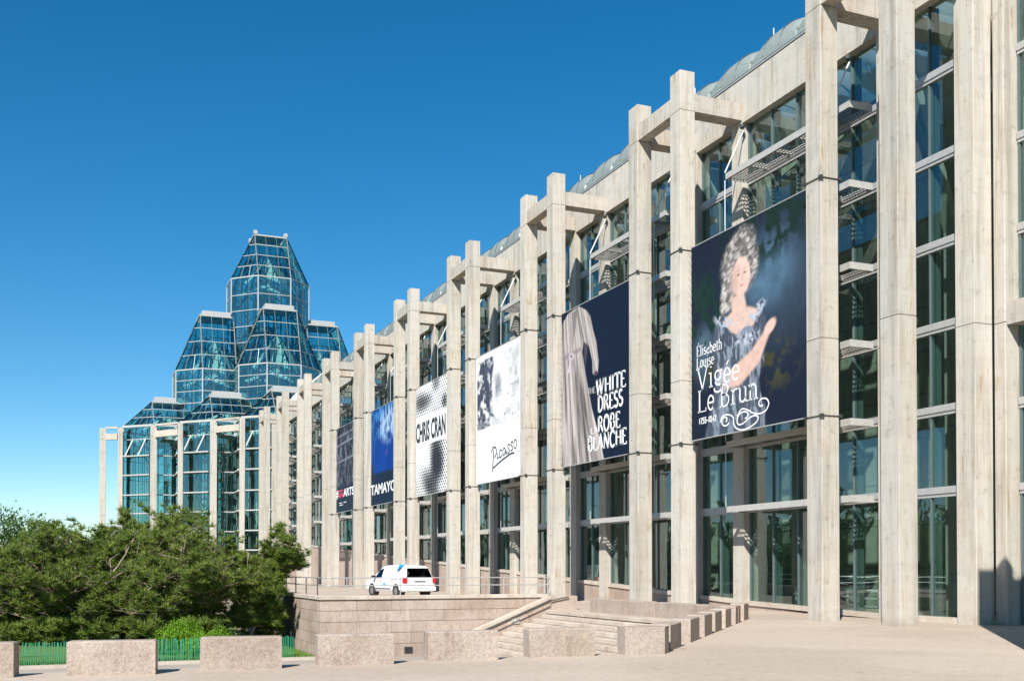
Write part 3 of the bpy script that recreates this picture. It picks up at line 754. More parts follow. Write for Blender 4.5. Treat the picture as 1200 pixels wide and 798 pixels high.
for tier, z0, ze, zt, kind in TIERS:
    for c in tier:
        cx, cy, s = c; o = octo(cx, cy, s)
        fr = MB(); heavy = MB()
        sq = {0: ((cx - s / 2, cy - s / 2), (cx + s / 2, cy - s / 2)), 2: ((cx + s / 2, cy - s / 2), (cx + s / 2, cy + s / 2)),
              4: ((cx + s / 2, cy + s / 2), (cx - s / 2, cy + s / 2)), 6: ((cx - s / 2, cy + s / 2), (cx - s / 2, cy - s / 2))}
        apex = {1: (cx + s / 2, cy - s / 2), 3: (cx + s / 2, cy + s / 2), 5: (cx - s / 2, cy + s / 2), 7: (cx - s / 2, cy - s / 2)}
        def hidden(p, roof):
            for t2, zz0, zze, zzt, kk in TIERS:
                for c2 in t2:
                    if c2 is c: continue
                    if inoct(p[0], p[1], c2) and zz0 - .3 < p[2] < roof_h2(p[0], p[1], c2, zze, zzt) - .1: return True
            return False
        for e in range(8):
            p0 = Vector((*o[e], 0)); p1 = Vector((*o[(e + 1) % 8], 0))
            nrm = Vector((p1.y - p0.y, -(p1.x - p0.x), 0)).normalized()
            facing = nrm.dot(Vector((cx, cy, 0)).normalized()) < 0.25
            # wall
            if kind == 'low': zs = [z0] + LV + [17.0, ze - .1]
            elif kind == 'mid': zs = [z0, 20.6, 22.2, 23.8, 25.3, ze]
            else: zs = [z0, 28.8, 31, 33.2, 35.4, 37.6, ze]
            nc = 4 if kind == 'low' else 3
            def add_face(b0, b1, t0, t1, rows, nc, roof):
                for r, (ra, rb) in enumerate(zip(rows[:-1], rows[1:])):
                    A, B = b0.lerp(t0, ra), b1.lerp(t1, ra); D, C_ = b0.lerp(t0, rb), b1.lerp(t1, rb)
                    wlen = (B - A).length; n_ = nc if not roof else max(1, round(nc * wlen / s))
                    for q in range(n_):
                        u0, u1 = q / n_, (q + 1) / n_
                        P = [A.lerp(B, u0), A.lerp(B, u1), D.lerp(C_, u1), D.lerp(C_, u0)]
                        ctr = (P[0] + P[1] + P[2] + P[3]) / 4
                        if hidden(ctr, roof): continue
                        cr = (P[1] - P[0]).cross(P[2] - P[0])
                        if cr.length < 1e-4: continue
                        nn = cr.normalized()
                        P = [ctr + (x_ - ctr) * .985 for x_ in P]
                        # every pane sits a hair out of true, so each mirrors its own bit of sky
                        j = [random.uniform(-.012, .012) for _ in P]
                        P = [x_ + nn * jj for x_, jj in zip(P, j)]
                        hx = [x_ - nn * .015 for x_ in P] + [x_ + nn * .015 for x_ in P]
                        area = cr.length / 2 * max(0, -nn.dot(ctr.normalized())) / ctr.length_squared * (0 if not facing else 1)
                        cand.append((area, hx, c))
                        if q > 0: fr.bar(P[0] + nn * .02, P[3] + nn * .02, .06, .06)
                    mid = (A + B) / 2
                    if not hidden(mid + nrm * .0, roof) and r > 0:
                        heavy.bar(A, B, .085, .085)
                    elif r > 0:
                        for q in range(6):
                            a_, b_ = A.lerp(B, q / 6), A.lerp(B, (q + 1) / 6)
                            if not hidden((a_ + b_) / 2, roof): heavy.bar(a_, b_, .085, .085)
            H = ze - z0
            add_face(Vector((p0.x, p0.y, z0)), Vector((p1.x, p1.y, z0)), Vector((p0.x, p0.y, ze)), Vector((p1.x, p1.y, ze)), [(z - z0) / H for z in zs[:-1]] + [1.0], nc, False)
            nr = 4
            if e in sq: t0, t1 = Vector((*sq[e][0], zt)), Vector((*sq[e][1], zt))
            else: t0 = t1 = Vector((*apex[e], zt))
            rr = [0, .26, .51, .76, 1] if kind != 'low' else [0, .35, .68, 1]
            add_face(Vector((p0.x, p0.y, ze)), Vector((p1.x, p1.y, ze)), t0, t1, rr, nc, True)
            # heavy edges in short pieces, dropped where swallowed by a neighbour
            def edge(a_, b_, w_):
                n_ = 8
                for q in range(n_):
                    m_ = a_.lerp(b_, (q + .5) / n_)
                    if not hidden(m_, True): heavy.bar(a_.lerp(b_, q / n_), b_ if q == n_ - 1 else a_.lerp(b_, (q + 1) / n_), w_)
            edge(Vector((p0.x, p0.y, ze)), Vector((p1.x, p1.y, ze)), .28 if kind == 'low' else .15)
            edge(Vector((p0.x, p0.y, z0)), Vector((p0.x, p0.y, ze)), .16)
            edge(Vector((p0.x, p0.y, ze)), t0, .13)
            edge(Vector((p1.x, p1.y, ze)), t1, .13)
            if e in sq: edge(t0, t1, .2)
            # ledges and raking struts on the low walls
            if kind == 'low' and facing:
                for z in LV:
                    a_, b_ = Vector((p0.x, p0.y, z)), Vector((p1.x, p1.y, z))
                    if not hidden((a_ + b_) / 2, False): (MB().bar(a_ + nrm * .55, b_ + nrm * .55, .75, .16) if e % 2 else MB().bar(a_ + nrm * .25, b_ + nrm * .25, .5, .14)).build('ledge', M['hallbar'], hall)
                for u in (.2, .62):
                    a_ = Vector((p0.x, p0.y, 0)).lerp(Vector((p1.x, p1.y, 0)), u)
                    if e % 2 and not hidden(a_ + Vector((0, 0, 15)), False): MB().bar(a_ + nrm * .15 + Vector((.5, -.5, 17.0)), a_ + nrm * .8 + Vector((0, 0, 14.8)), .13).build('tie_rod', M['steel_white'], hall)
        heavy.build('steel_frame', M['hallbar'], hall)
        if fr.v: stuff(fr.build('glazing_bars', M['frame_teal'], hall))
        hh = s * .3
        MB().bevbox(cx - s / 2 + .3, cy - s / 2 + .3, zt + .05, cx + s / 2 - .3, cy + s / 2 - .3, zt + (.75 if kind != 'top' else .15), .05).build('roof_vent', M['louvre'], hall)
        # white sail ceiling inside
        sm = MB()
        for (za, zb_, rad) in ((ze + .6, ze + (zt - ze) * .62, s * .72), (ze - 1.3, ze + .4, s * .95)):
            k0 = len(sm.v); oo = octo(cx, cy, rad * .8)
            for q, (x_, y_) in enumerate(oo): sm.v.append((x_, y_, za - (.9 if q % 2 else 0)))
            sm.v.append((cx, cy, zb_))
            for q in range(0, 8, 2): sm.f.append((k0 + q, k0 + (q + 1) % 8, k0 + 8))
        sm.build('fabric_sail', M['sail'], hall)
        # inner struts
        st = MB()
        for e in range(8):
            p = Vector((*o[e], 0)); q = Vector((cx, cy, 0))
            a_ = p.lerp(q, .12); b_ = p.lerp(q, .55)
            st.bar(a_ + Vector((0, 0, ze - .3)), b_ + Vector((0, 0, ze + (zt - ze) * .5)), .16)
            st.bar(a_ + Vector((0, 0, ze - .3)), a_ + Vector((0, 0, z0 + .3)), .22)
            nx_ = Vector((*o[(e + 1) % 8], 0)).lerp(q, .12)
            st.bar(a_ + Vector((0, 0, ze - .3)), nx_ + Vector((0, 0, max(z0 + .3, ze - 4.2))), .12)
            st.bar(nx_ + Vector((0, 0, ze - .3)), a_ + Vector((0, 0, max(z0 + .3, ze - 4.2))), .12)
            for q_ in range(1, 4):
                w1 = a_.lerp(nx_, q_ / 4)
                st.bar(w1 + Vector((0, 0, z0 + .3)), w1 + Vector((0, 0, ze - .2)), .13)
                st.bar(w1 + Vector((0, 0, ze - .3)), w1.lerp(q, .42) + Vector((0, 0, ze + (zt - ze) * .62)), .10)
                st.bar(w1.lerp(q, .2) + Vector((0, 0, ze + (zt - ze) * .3)), nx_.lerp(q, .42) + Vector((0, 0, ze + (zt - ze) * .6)), .09)
        stuff(st.build('inner_struts', M['gutter'], hall))
        if kind == 'top':
            for sx_, sy_ in ((-1, -1), (1, -1), (1, 1), (-1, 1)): MB().bevbox(cx + sx_ * 2.1 - .25, cy + sy_ * 2.1 - .25, zt + .16, cx + sx_ * 2.1 + .25, cy + sy_ * 2.1 + .25, zt + .65, .06).build('roof_corner_box', M['louvre'], hall)  # plain small boxes for the bumps at the roof corners
cand.sort(key=lambda t: -t[0])
for a_, hx, c in cand[:300]:
    MB().hexa(hx).build('pane', M['hall_glass'], hall)
rest = MB()
for a_, hx, c in cand[300:]: rest.hexa(hx)
stuff(rest.build('pane', M['hall_glass'], hall))
MB().prism(octo(CX, CY, 12), PZ - .4, PZ + .02).build('floor', M['granite'], hall)
# intermediate floors and core seen through the glass
MB().prism(octo(CX, CY, 4.2), PZ, 16).build('core', M['concrete_in'], hall)
for dx, dy in ((-11, -2), (-6, -8), (-2, -13), (5, -8), (-9, 5)):
    MB().chambox(CX + dx, CY + dy, PZ, CX + dx + .6, CY + dy + .6, 18, .03).build('interior_column', M['frame_teal'], hall)
# concrete frames round the hall: outer column, wall pier, linking beam
def hall_frame(px_, py_, qx, qy):
    obj('column', hcm, hall, (px_, py_, 0))
    MB().chambox(qx, qy, PZ, qx + .6, qy + .6, ZT, .02).build('pier', M['concrete'], hall)
    a_ = Vector((px_ + .36, py_ + .36, 0)); b_ = Vector((qx + .3, qy + .3, 0)); d = (b_ - a_).normalized()
    MB().bar(a_ + d * .5 + Vector((0, 0, ZB + .32)), b_ - d * .33 + Vector((0, 0, ZB + .32)), .5, .8).build('beam', M['concrete_old'], hall)
    MB().bar(a_ + d * .5 + Vector((0, 0, ZT + .05)), b_ - d * .33 + Vector((0, 0, ZT + .05)), .3, .22).build('beam', M['concrete_old'], hall)
m_ = MB()
for a, b in ((PZ, ZJ - .012), (ZJ + .012, ZB - .012), (ZB + .012, ZT)): m_.chambox(0, 0, a, .78, .78, b, .022)
m_.box(.04, .04, PZ, .74, .74, ZT - .05); hcm = m_.mesh('column', M['concrete'])
hall_frame(10.15, 146.9, 13.2, 142.9)
hall_frame(16.75, 139.1, 19.8, 135.3)
hall_frame(4.15, 152.4, 6.35, 151.0)
for kx, ky in ((CX - 5.08 / 2 - .5, CY - 15.2 - 6.9),): 
    obj('column', hcm, hall, (kx - .1, ky - .1, 0))

# ================================================================== BANNERS
def vnoise(u, v, fu, fv, seed):
    r = np.random.default_rng(seed); n = 64; g_ = r.random((n + 1, n + 1))
    x = (u * fu) % n; y = (v * fv) % n
    xi = np.floor(x).astype(int) % n; yi = np.floor(y).astype(int) % n; fx = x - np.floor(x); fy = y - np.floor(y)
    fx = fx * fx * (3 - 2 * fx); fy = fy * fy * (3 - 2 * fy)
    return (g_[yi, xi] * (1 - fx) + g_[yi, xi + 1] * fx) * (1 - fy) + (g_[yi + 1, xi] * (1 - fx) + g_[yi + 1, xi + 1] * fx) * fy
def fbm(u, v, f, seed, oct_=4, sx=1.0, sy=1.0):
    a = 0; w_ = .5; t = 0
    for k in range(oct_): a = a + w_ * vnoise(u + k * .37, v + k * .71, f * sx, f * sy, seed + k); t += w_; w_ *= .55; f *= 2
    return a / t
def sstep(a, b, x): t = np.clip((x - a) / (b - a), 0, 1); return t * t * (3 - 2 * t)
def lay(c, m, rgb):
    m = np.clip(m, 0, 1)[..., None]; return c * (1 - m) + np.array(rgb) * m
def ell(u, v, cu, cv, ru, rv, soft=.25, ang=0):
    ca, sa = math.cos(ang), math.sin(ang); x = (u - cu) * ca + (v - cv) * sa; y = -(u - cu) * sa + (v - cv) * ca
    return 1 - sstep(1 - soft, 1 + soft, np.sqrt((x / ru) ** 2 + (y / rv) ** 2))
def poly(u, v, pts, soft=.006):
    inside = np.zeros(u.shape, bool); dmin = np.full(u.shape, 9.0); n = len(pts)
    for i in range(n):
        x0, y0 = pts[i]; x1, y1 = pts[(i + 1) % n]
        c = ((y0 > v) != (y1 > v)) & (u < (x1 - x0) * (v - y0) / ((y1 - y0) or 1e-9) + x0); inside ^= c
        L = (x1 - x0) ** 2 + (y1 - y0) ** 2; t = np.clip(((u - x0) * (x1 - x0) + (v - y0) * (y1 - y0)) / L, 0, 1)
        dmin = np.minimum(dmin, np.hypot(u - x0 - t * (x1 - x0), v - y0 - t * (y1 - y0)))
    sd = np.where(inside, dmin, -dmin); return sstep(-soft, soft, sd)

def art_portrait(u, v):
    n1 = fbm(u, v, 5, 3); n2 = fbm(u, v, 16, 9); n3 = fbm(u, v, 34, 19)
    c = np.zeros(u.shape + (3,)) + np.array((.010, .016, .032))
    c = lay(c, ell(u, v, .72, .66, .36, .30, .6) * (.35 + n1), (.035, .055, .085))
    c = lay(c, ell(u, v, .66, .72, .18, .14, .8) * n1 * 1.4, (.09, .18, .27))
    c = lay(c, ell(u, v, .13, .42, .10, .12, .8) * .6 * n1 * 2, (.10, .17, .22))
    c = lay(c, ell(u, v, .66, .96, .36, .20, .4) * sstep(.42, .56, n2), (.010, .026, .022))
    c = lay(c, ell(u, v, .12, .62, .16, .22, .4) * sstep(.46, .56, n2), (.010, .030, .026))
    c = lay(c, ell(u, v, .72, .28, .17, .11, .6) * sstep(.44, .58, n2), (.045, .048, .025))
    c = lay(c, ell(u, v, .24, .33, .10, .09, .6) * sstep(.44, .58, n2), (.045, .042, .022))
    # plain seated figure: pale hair, slate dress, folded hands
    hairtex = .35 + 1.3 * fbm(u, v, 13, 33, 4, 1.3, .8)
    hair = np.clip(ell(u, v, .44, .80, .155, .15, .18) + ell(u, v, .33, .62, .055, .13, .3) + ell(u, v, .47, .91, .10, .07, .3), 0, 1)
    c = c * (1 - hair[..., None]) + hair[..., None] * (.55 + .9 * sstep(.40, .62, fbm(u + .5 * v, v - .3 * u, 30, 141, 3, 1, 2.4)))[..., None] * np.array((.27, .25, .24)) * (hairtex * (.6 + .8 * vnoise(u + .3 * v, v, 46, 26, 8)))[..., None]
    c = lay(c, poly(u, v, [(.24, .57), (.34, .60), (.60, .58), (.66, .50), (.64, .34), (.60, .22), (.66, -.02), (.12, -.02), (.22, .24), (.20, .46)], .012), (.060, .078, .105))
    folds = fbm(u, v, 11, 51, 4, 2.6, .5)
    c = lay(c, poly(u, v, [(.24, .57), (.60, .58), (.64, .34), (.66, -.02), (.14, -.02), (.22, .24)], .02) * sstep(.52, .68, folds) * .8, (.22, .26, .32))
    c = lay(c, poly(u, v, [(.37, .66), (.48, .66), (.50, .59), (.60, .555), (.56, .49), (.46, .455), (.37, .49), (.30, .555), (.375, .59)], .01), (.62, .44, .37))
    c = lay(c, ell(u, v, .455, .745, .078, .092, .12), (.68, .47, .40))
    c = lay(c, ell(u, v, .395, .735, .035, .07, .9) * .6, (.40, .28, .24)); c = lay(c, ell(u, v, .50, .715, .025, .02, .9) * .35, (.70, .36, .31))
    for eu in (.432, .486): c = lay(c, ell(u, v, eu, .757, .012, .006, .6) * .75, (.12, .08, .07)); c = lay(c, ell(u, v, eu, .777, .018, .004, .7) * .4, (.30, .20, .17))
    c = lay(c, ell(u, v, .464, .735, .007, .022, .6) * .5, (.50, .32, .27)); c = lay(c, ell(u, v, .463, .70, .015, .006, .6) * .8, (.52, .18, .17))
    lace = np.clip(ell(u, v, .32, .545, .10, .03, .4, -.4) + ell(u, v, .58, .545, .08, .03, .4, .5) + ell(u, v, .50, .44, .10, .035, .5), 0, 1)
    n5 = fbm(u, v, 60, 119, 2)
    c = lay(c, lace * sstep(.47, .53, n5), (.44, .47, .54)); c = lay(c, poly(u, v, [(.24, .56), (.62, .57), (.64, .34), (.64, .05), (.16, .05), (.22, .24)], .02) * sstep(.60, .64, fbm(u + .2 * v, v, 26, 131, 3, 1.8, .6)) * .7, (.30, .34, .40))
    c = lay(c, ell(u, v, .475, .475, .03, .016, .3, .4) + ell(u, v, .525, .475, .03, .016, .3, -.4), (.20, .24, .31))
    c = lay(c, poly(u, v, [(.26, .33), (.34, .30), (.54, .37), (.66, .45), (.69, .43), (.60, .30), (.44, .22), (.30, .22)], .012), (.62, .42, .35))
    c = lay(c, ell(u, v, .69, .455, .05, .028, .3, .5), (.70, .47, .40))
    c = lay(c, ell(u, v, .30, .27, .06, .055, .3) * sstep(.3, .6, n3), (.34, .37, .44))
    return c * (.85 + .3 * n3[..., None])
def art_dress(u, v):
    c = np.zeros(u.shape + (3,)) + np.array((.007, .015, .034)) * (.9 + .2 * fbm(u, v, 4, 5)[..., None])
    body = poly(u, v, [(.0, .93), (.10, .985), (.26, 1.0), (.37, .95), (.43, .90), (.47, .80), (.51, .73), (.545, .60), (.53, .535), (.49, .525), (.46, .54), (.455, .62), (.41, .72), (.33, .76),
                       (.31, .70), (.36, .55), (.45, .32), (.55, .14), (.62, -.02), (-.02, -.02), (-.02, .93)], .004)
    fold = fbm(u / (1.25 - v * .75) , v, 9, 71, 4, 3.2, .25); fine = fbm(u / (1.3 - v * .6), v, 22, 77, 3, 2.5, .2)
    tone = np.clip(-.12 + 1.25 * fold + .5 * (fine - .5), .14, 1)
    cloth = np.array((.68, .60, .57))[None, None] * tone[..., None]
    c = c * (1 - body[..., None]) + cloth * body[..., None]
    c = lay(c, poly(u, v, [(.16, .98), (.24, .985), (.22, .88), (.18, .77), (.165, .88)], .01) * .65, (.10, .075, .09))
    c = lay(c, poly(u, v, [(.02, .72), (.30, .735), (.30, .71), (.02, .69)], .006) * .7, (.22, .17, .20))
    c = lay(c, ell(u, v, .15, .70, .04, .022, .3), (.50, .44, .48)); c = lay(c, ell(u, v, .15, .70, .014, .010, .3), (.10, .07, .09))
    c = lay(c, poly(u, v, [(.13, .68), (.09, .60), (.12, .60), (.15, .67)], .006), (.55, .49, .52)); c = lay(c, poly(u, v, [(.17, .68), (.22, .59), (.19, .59), (.15, .67)], .006), (.30, .24, .28))
    c = lay(c, poly(u, v, [(.33, .76), (.40, .74), (.36, .60), (.34, .66)], .012) * .5, (.12, .09, .11))
    c = lay(c, ell(u, v, .505, .535, .022, .016, .2), (.08, .05, .06))
    return c
def art_ink(u, v):
    n1 = fbm(u, v, 6, 15); n2 = fbm(u, v, 18, 25); n3 = fbm(u, v, 30, 35, 3, .5, 2)
    c = np.zeros(u.shape + (3,)) + .80
    fr = poly(u, v, [(.02, .42), (.90, .42), (.90, .955), (.02, .955)], .004)
    d = np.clip(.12 + .25 * sstep(.5, .62, n2) + ell(u, v, .10, .78, .30, .30, .8) * (.55 + n1 * .8) * sstep(.30, .52, n2) * 1.1 + .5 * sstep(.60, .68, n3) * ell(u, v, .2, .6, .6, .35, .5), 0, .93)
    d = np.maximum(d, .9 * ell(u, v, .47, .72, .10, .10, .5, .6) * n1 * 1.2); d = np.maximum(d, .40 * ell(u, v, .82, .85, .12, .25, .8) * n2 * 1.5)
    d = np.maximum(d, .35 * sstep(.56, .62, n2) * ell(u, v, .5, .5, .5, .12, .8))
    fig = poly(u, v, [(.40, .93), (.56, .95), (.68, .84), (.66, .60), (.58, .46), (.44, .46), (.36, .56), (.34, .78)], .02)
    d = d * (1 - .75 * fig * (1 - ell(u, v, .47, .72, .07, .09, .6)))
    return c * (1 - (fr * d)[..., None] * np.array((1.0, .985, .94)))
def art_halftone(u, v):
    p = .05; q = .025; od = np.floor(v / q) % 2; cu = (np.floor(u / p + .5 * od) - .5 * od + .5) * p; cv = (np.floor(v / q) + .5) * q
    tone = .10 + .22 * fbm(cu, cv, 3.2, 45) 
    for (a, b, ra, rb, an) in ((.22, .86, .20, .075, .0), (.60, .36, .14, .20, .35), (.62, .25, .14, .12, 0), (.38, .11, .28, .10, -.5), (.58, .97, .10, .06, 0), (.84, .78, .07, .05, 0)):
        tone = tone + .42 * ell(cu, cv, a, b, ra, rb, .85, an)
    tone = tone - .28 * ell(cu, cv, .2, .32, .22, .18, .7) - .15 * ell(cu, cv, .3, .97, .3, .08, .7)
    r = .029 * np.sqrt(np.clip(tone - .06, .03, 1.1))
    dot = 1 - sstep(-.003, .003, np.hypot((u - cu) * .8, (v - cv) * 1.25) - r)
    band = poly(u, v, [(-.1, .455), (1.1, .455), (1.1, .715), (-.1, .715)], .002)
    dot = dot * (1 - band)
    return (np.zeros(u.shape + (3,)) + .80) * (1 - dot[..., None]) + np.array((.03, .035, .045)) * dot[..., None]
def art_blue(u, v):
    n1 = fbm(u, v, 7, 55); n2 = fbm(u, v, 20, 65, 4, 1.4, .6); n3 = fbm(u, v, 4, 61)
    c = np.zeros(u.shape + (3,)) + np.array((.014, .030, .062))
    c = lay(c, poly(u, v, [(.0, .50), (.10, .34), (1.1, .34), (1.1, 1.1), (.0, 1.1)], .03) * (.55 + .5 * n1), (.010, .075, .34))
    c = lay(c, poly(u, v, [(.14, .33), (1.1, .33), (1.1, .66), (.14, .66)], .01) * .9, (.006, .055, .30))
    c = lay(c, poly(u, v, [(-.1, .72), (1.1, .66), (1.1, 1.1), (-.1, 1.1)], .04) * sstep(.42, .62, n2) * .9, (.05, .27, .62))
    c = lay(c, ell(u, v, .66, .80, .30, .16, .5) * sstep(.36, .56, n2), (.42, .60, .82))
    c = lay(c, ell(u, v, .10, .80, .10, .2, .6) * sstep(.45, .6, n2) * .8, (.02, .13, .25))
    c = lay(c, ell(u, v, .55, .52, .10, .035, .6) * sstep(.5, .6, n2) * .5, (.12, .07, .28))
    return c * (.8 + .4 * n3[..., None])
def art_relief(u, v):
    n1 = fbm(u, v, 7, 85); n2 = fbm(u, v, 18, 95, 4, 2.2, .6)
    c = np.zeros(u.shape + (3,)) + np.array((.030, .038, .058))
    c = c + (sstep(.5, .8, n1) * .05)[..., None]
    for a, b, x in ((.36, .98, .03), (.36, .98, .78)): c = lay(c, poly(u, v, [(x, a), (x + .03, a), (x + .02, b), (x, b)], .01), (.16, .17, .21))
    for yy in (.60, .80, .90): c = lay(c, poly(u, v, [(0, yy - .02), (.9, yy + .01), (.9, yy + .03), (0, yy)], .006) * .9, (.22, .23, .27))
    c = lay(c, sstep(.58, .66, n2) * (v > .32) * .8, (.20, .21, .25)); c = lay(c, sstep(.60, .70, fbm(v, u, 14, 99)) * (v > .32) * .7, (.008, .01, .018))
    c = lay(c, (v < .30).astype(float), (.020, .034, .055))
    return c
BW, BHH, BZ = 6.95, 7.1, 4.70
def banner_mesh(fn, nu, nv):
    us = np.linspace(0, 1, nu + 1); vs = np.linspace(0, 1, nv + 1); U, V = np.meshgrid(us, vs)
    c = fn(U, V)
    sag = U * 0
    verts = np.stack([sag * 0 + sag, -U * BW, V * BHH], -1).reshape(-1, 3)
    n0 = len(verts); back = verts.copy(); back[:, 0] += .012
    A = (np.arange(nv)[:, None] * (nu + 1) + np.arange(nu)[None, :]).reshape(-1)
    f1 = np.stack([A, A + 1, A + nu + 2, A + nu + 1], 1)
    # rim + coarse back
    me = bpy.data.meshes.new('printed_sheet')
    c00, c10, c01, c11 = 0, nu, nv * (nu + 1), nv * (nu + 1) + nu
    vv = verts.tolist() + [back[c00].tolist(), back[c10].tolist(), back[c11].tolist(), back[c01].tolist()]
    ff = f1.tolist() + [[n0, n0 + 3, n0 + 2, n0 + 1]]
    me.from_pydata(vv, [], ff); me.update()
    at = me.color_attributes.new('paint', 'FLOAT_COLOR', 'POINT')
    arr = np.ones((len(vv), 4), np.float32); arr[:n0, :3] = np.clip(c.reshape(-1, 3), 0, 1); arr[n0:, :3] = .3
    at.data.foreach_set('color', arr.reshape(-1)); me.materials.append(M['print'])
    me.polygons.foreach_set('use_smooth', [True] * len(me.polygons))
    return me
MT = Matrix(((0, 0, -1, 0), (-1, 0, 0, 0), (0, 1, 0, 0), (0, 0, 0, 1)))       # banner plane: x -> -Y, y -> Z, normal -> -X
def font_mesh(s, u0, v0, u1, vh, mat, bold=0.0, depth=.004):
    """flat lettering filling from u0 to u1 with cap height vh (banner fractions)"""
    cu = bpy.data.curves.new('lettering', 'FONT'); cu.body = s; cu.size = 1; cu.extrude = depth; cu.offset = bold; cu.resolution_u = 3
    o = bpy.data.objects.new('tmp', cu); col.objects.link(o)
    bpy.context.view_layer.update(); me = bpy.data.meshes.new_from_object(o.evaluated_get(bpy.context.evaluated_depsgraph_get()))
    bpy.data.objects.remove(o); co = np.zeros(len(me.vertices) * 3); me.vertices.foreach_get('co', co); co = co.reshape(-1, 3)
    mn, mx = co.min(0), co.max(0)
    base = 0 if mn[1] > -.05 else 0
    co[:, 0] = (co[:, 0] - mn[0]) / (mx[0] - mn[0]) * (u1 - u0) * BW + u0 * BW
    cap = .70 if base == 0 else mx[1]
    co[:, 1] = co[:, 1] / max(mx[1], 1e-3) * vh * BHH + v0 * BHH
    me.vertices.foreach_set('co', co.reshape(-1)); me.name = 'lettering'; me.materials.clear(); me.materials.append(mat); return me
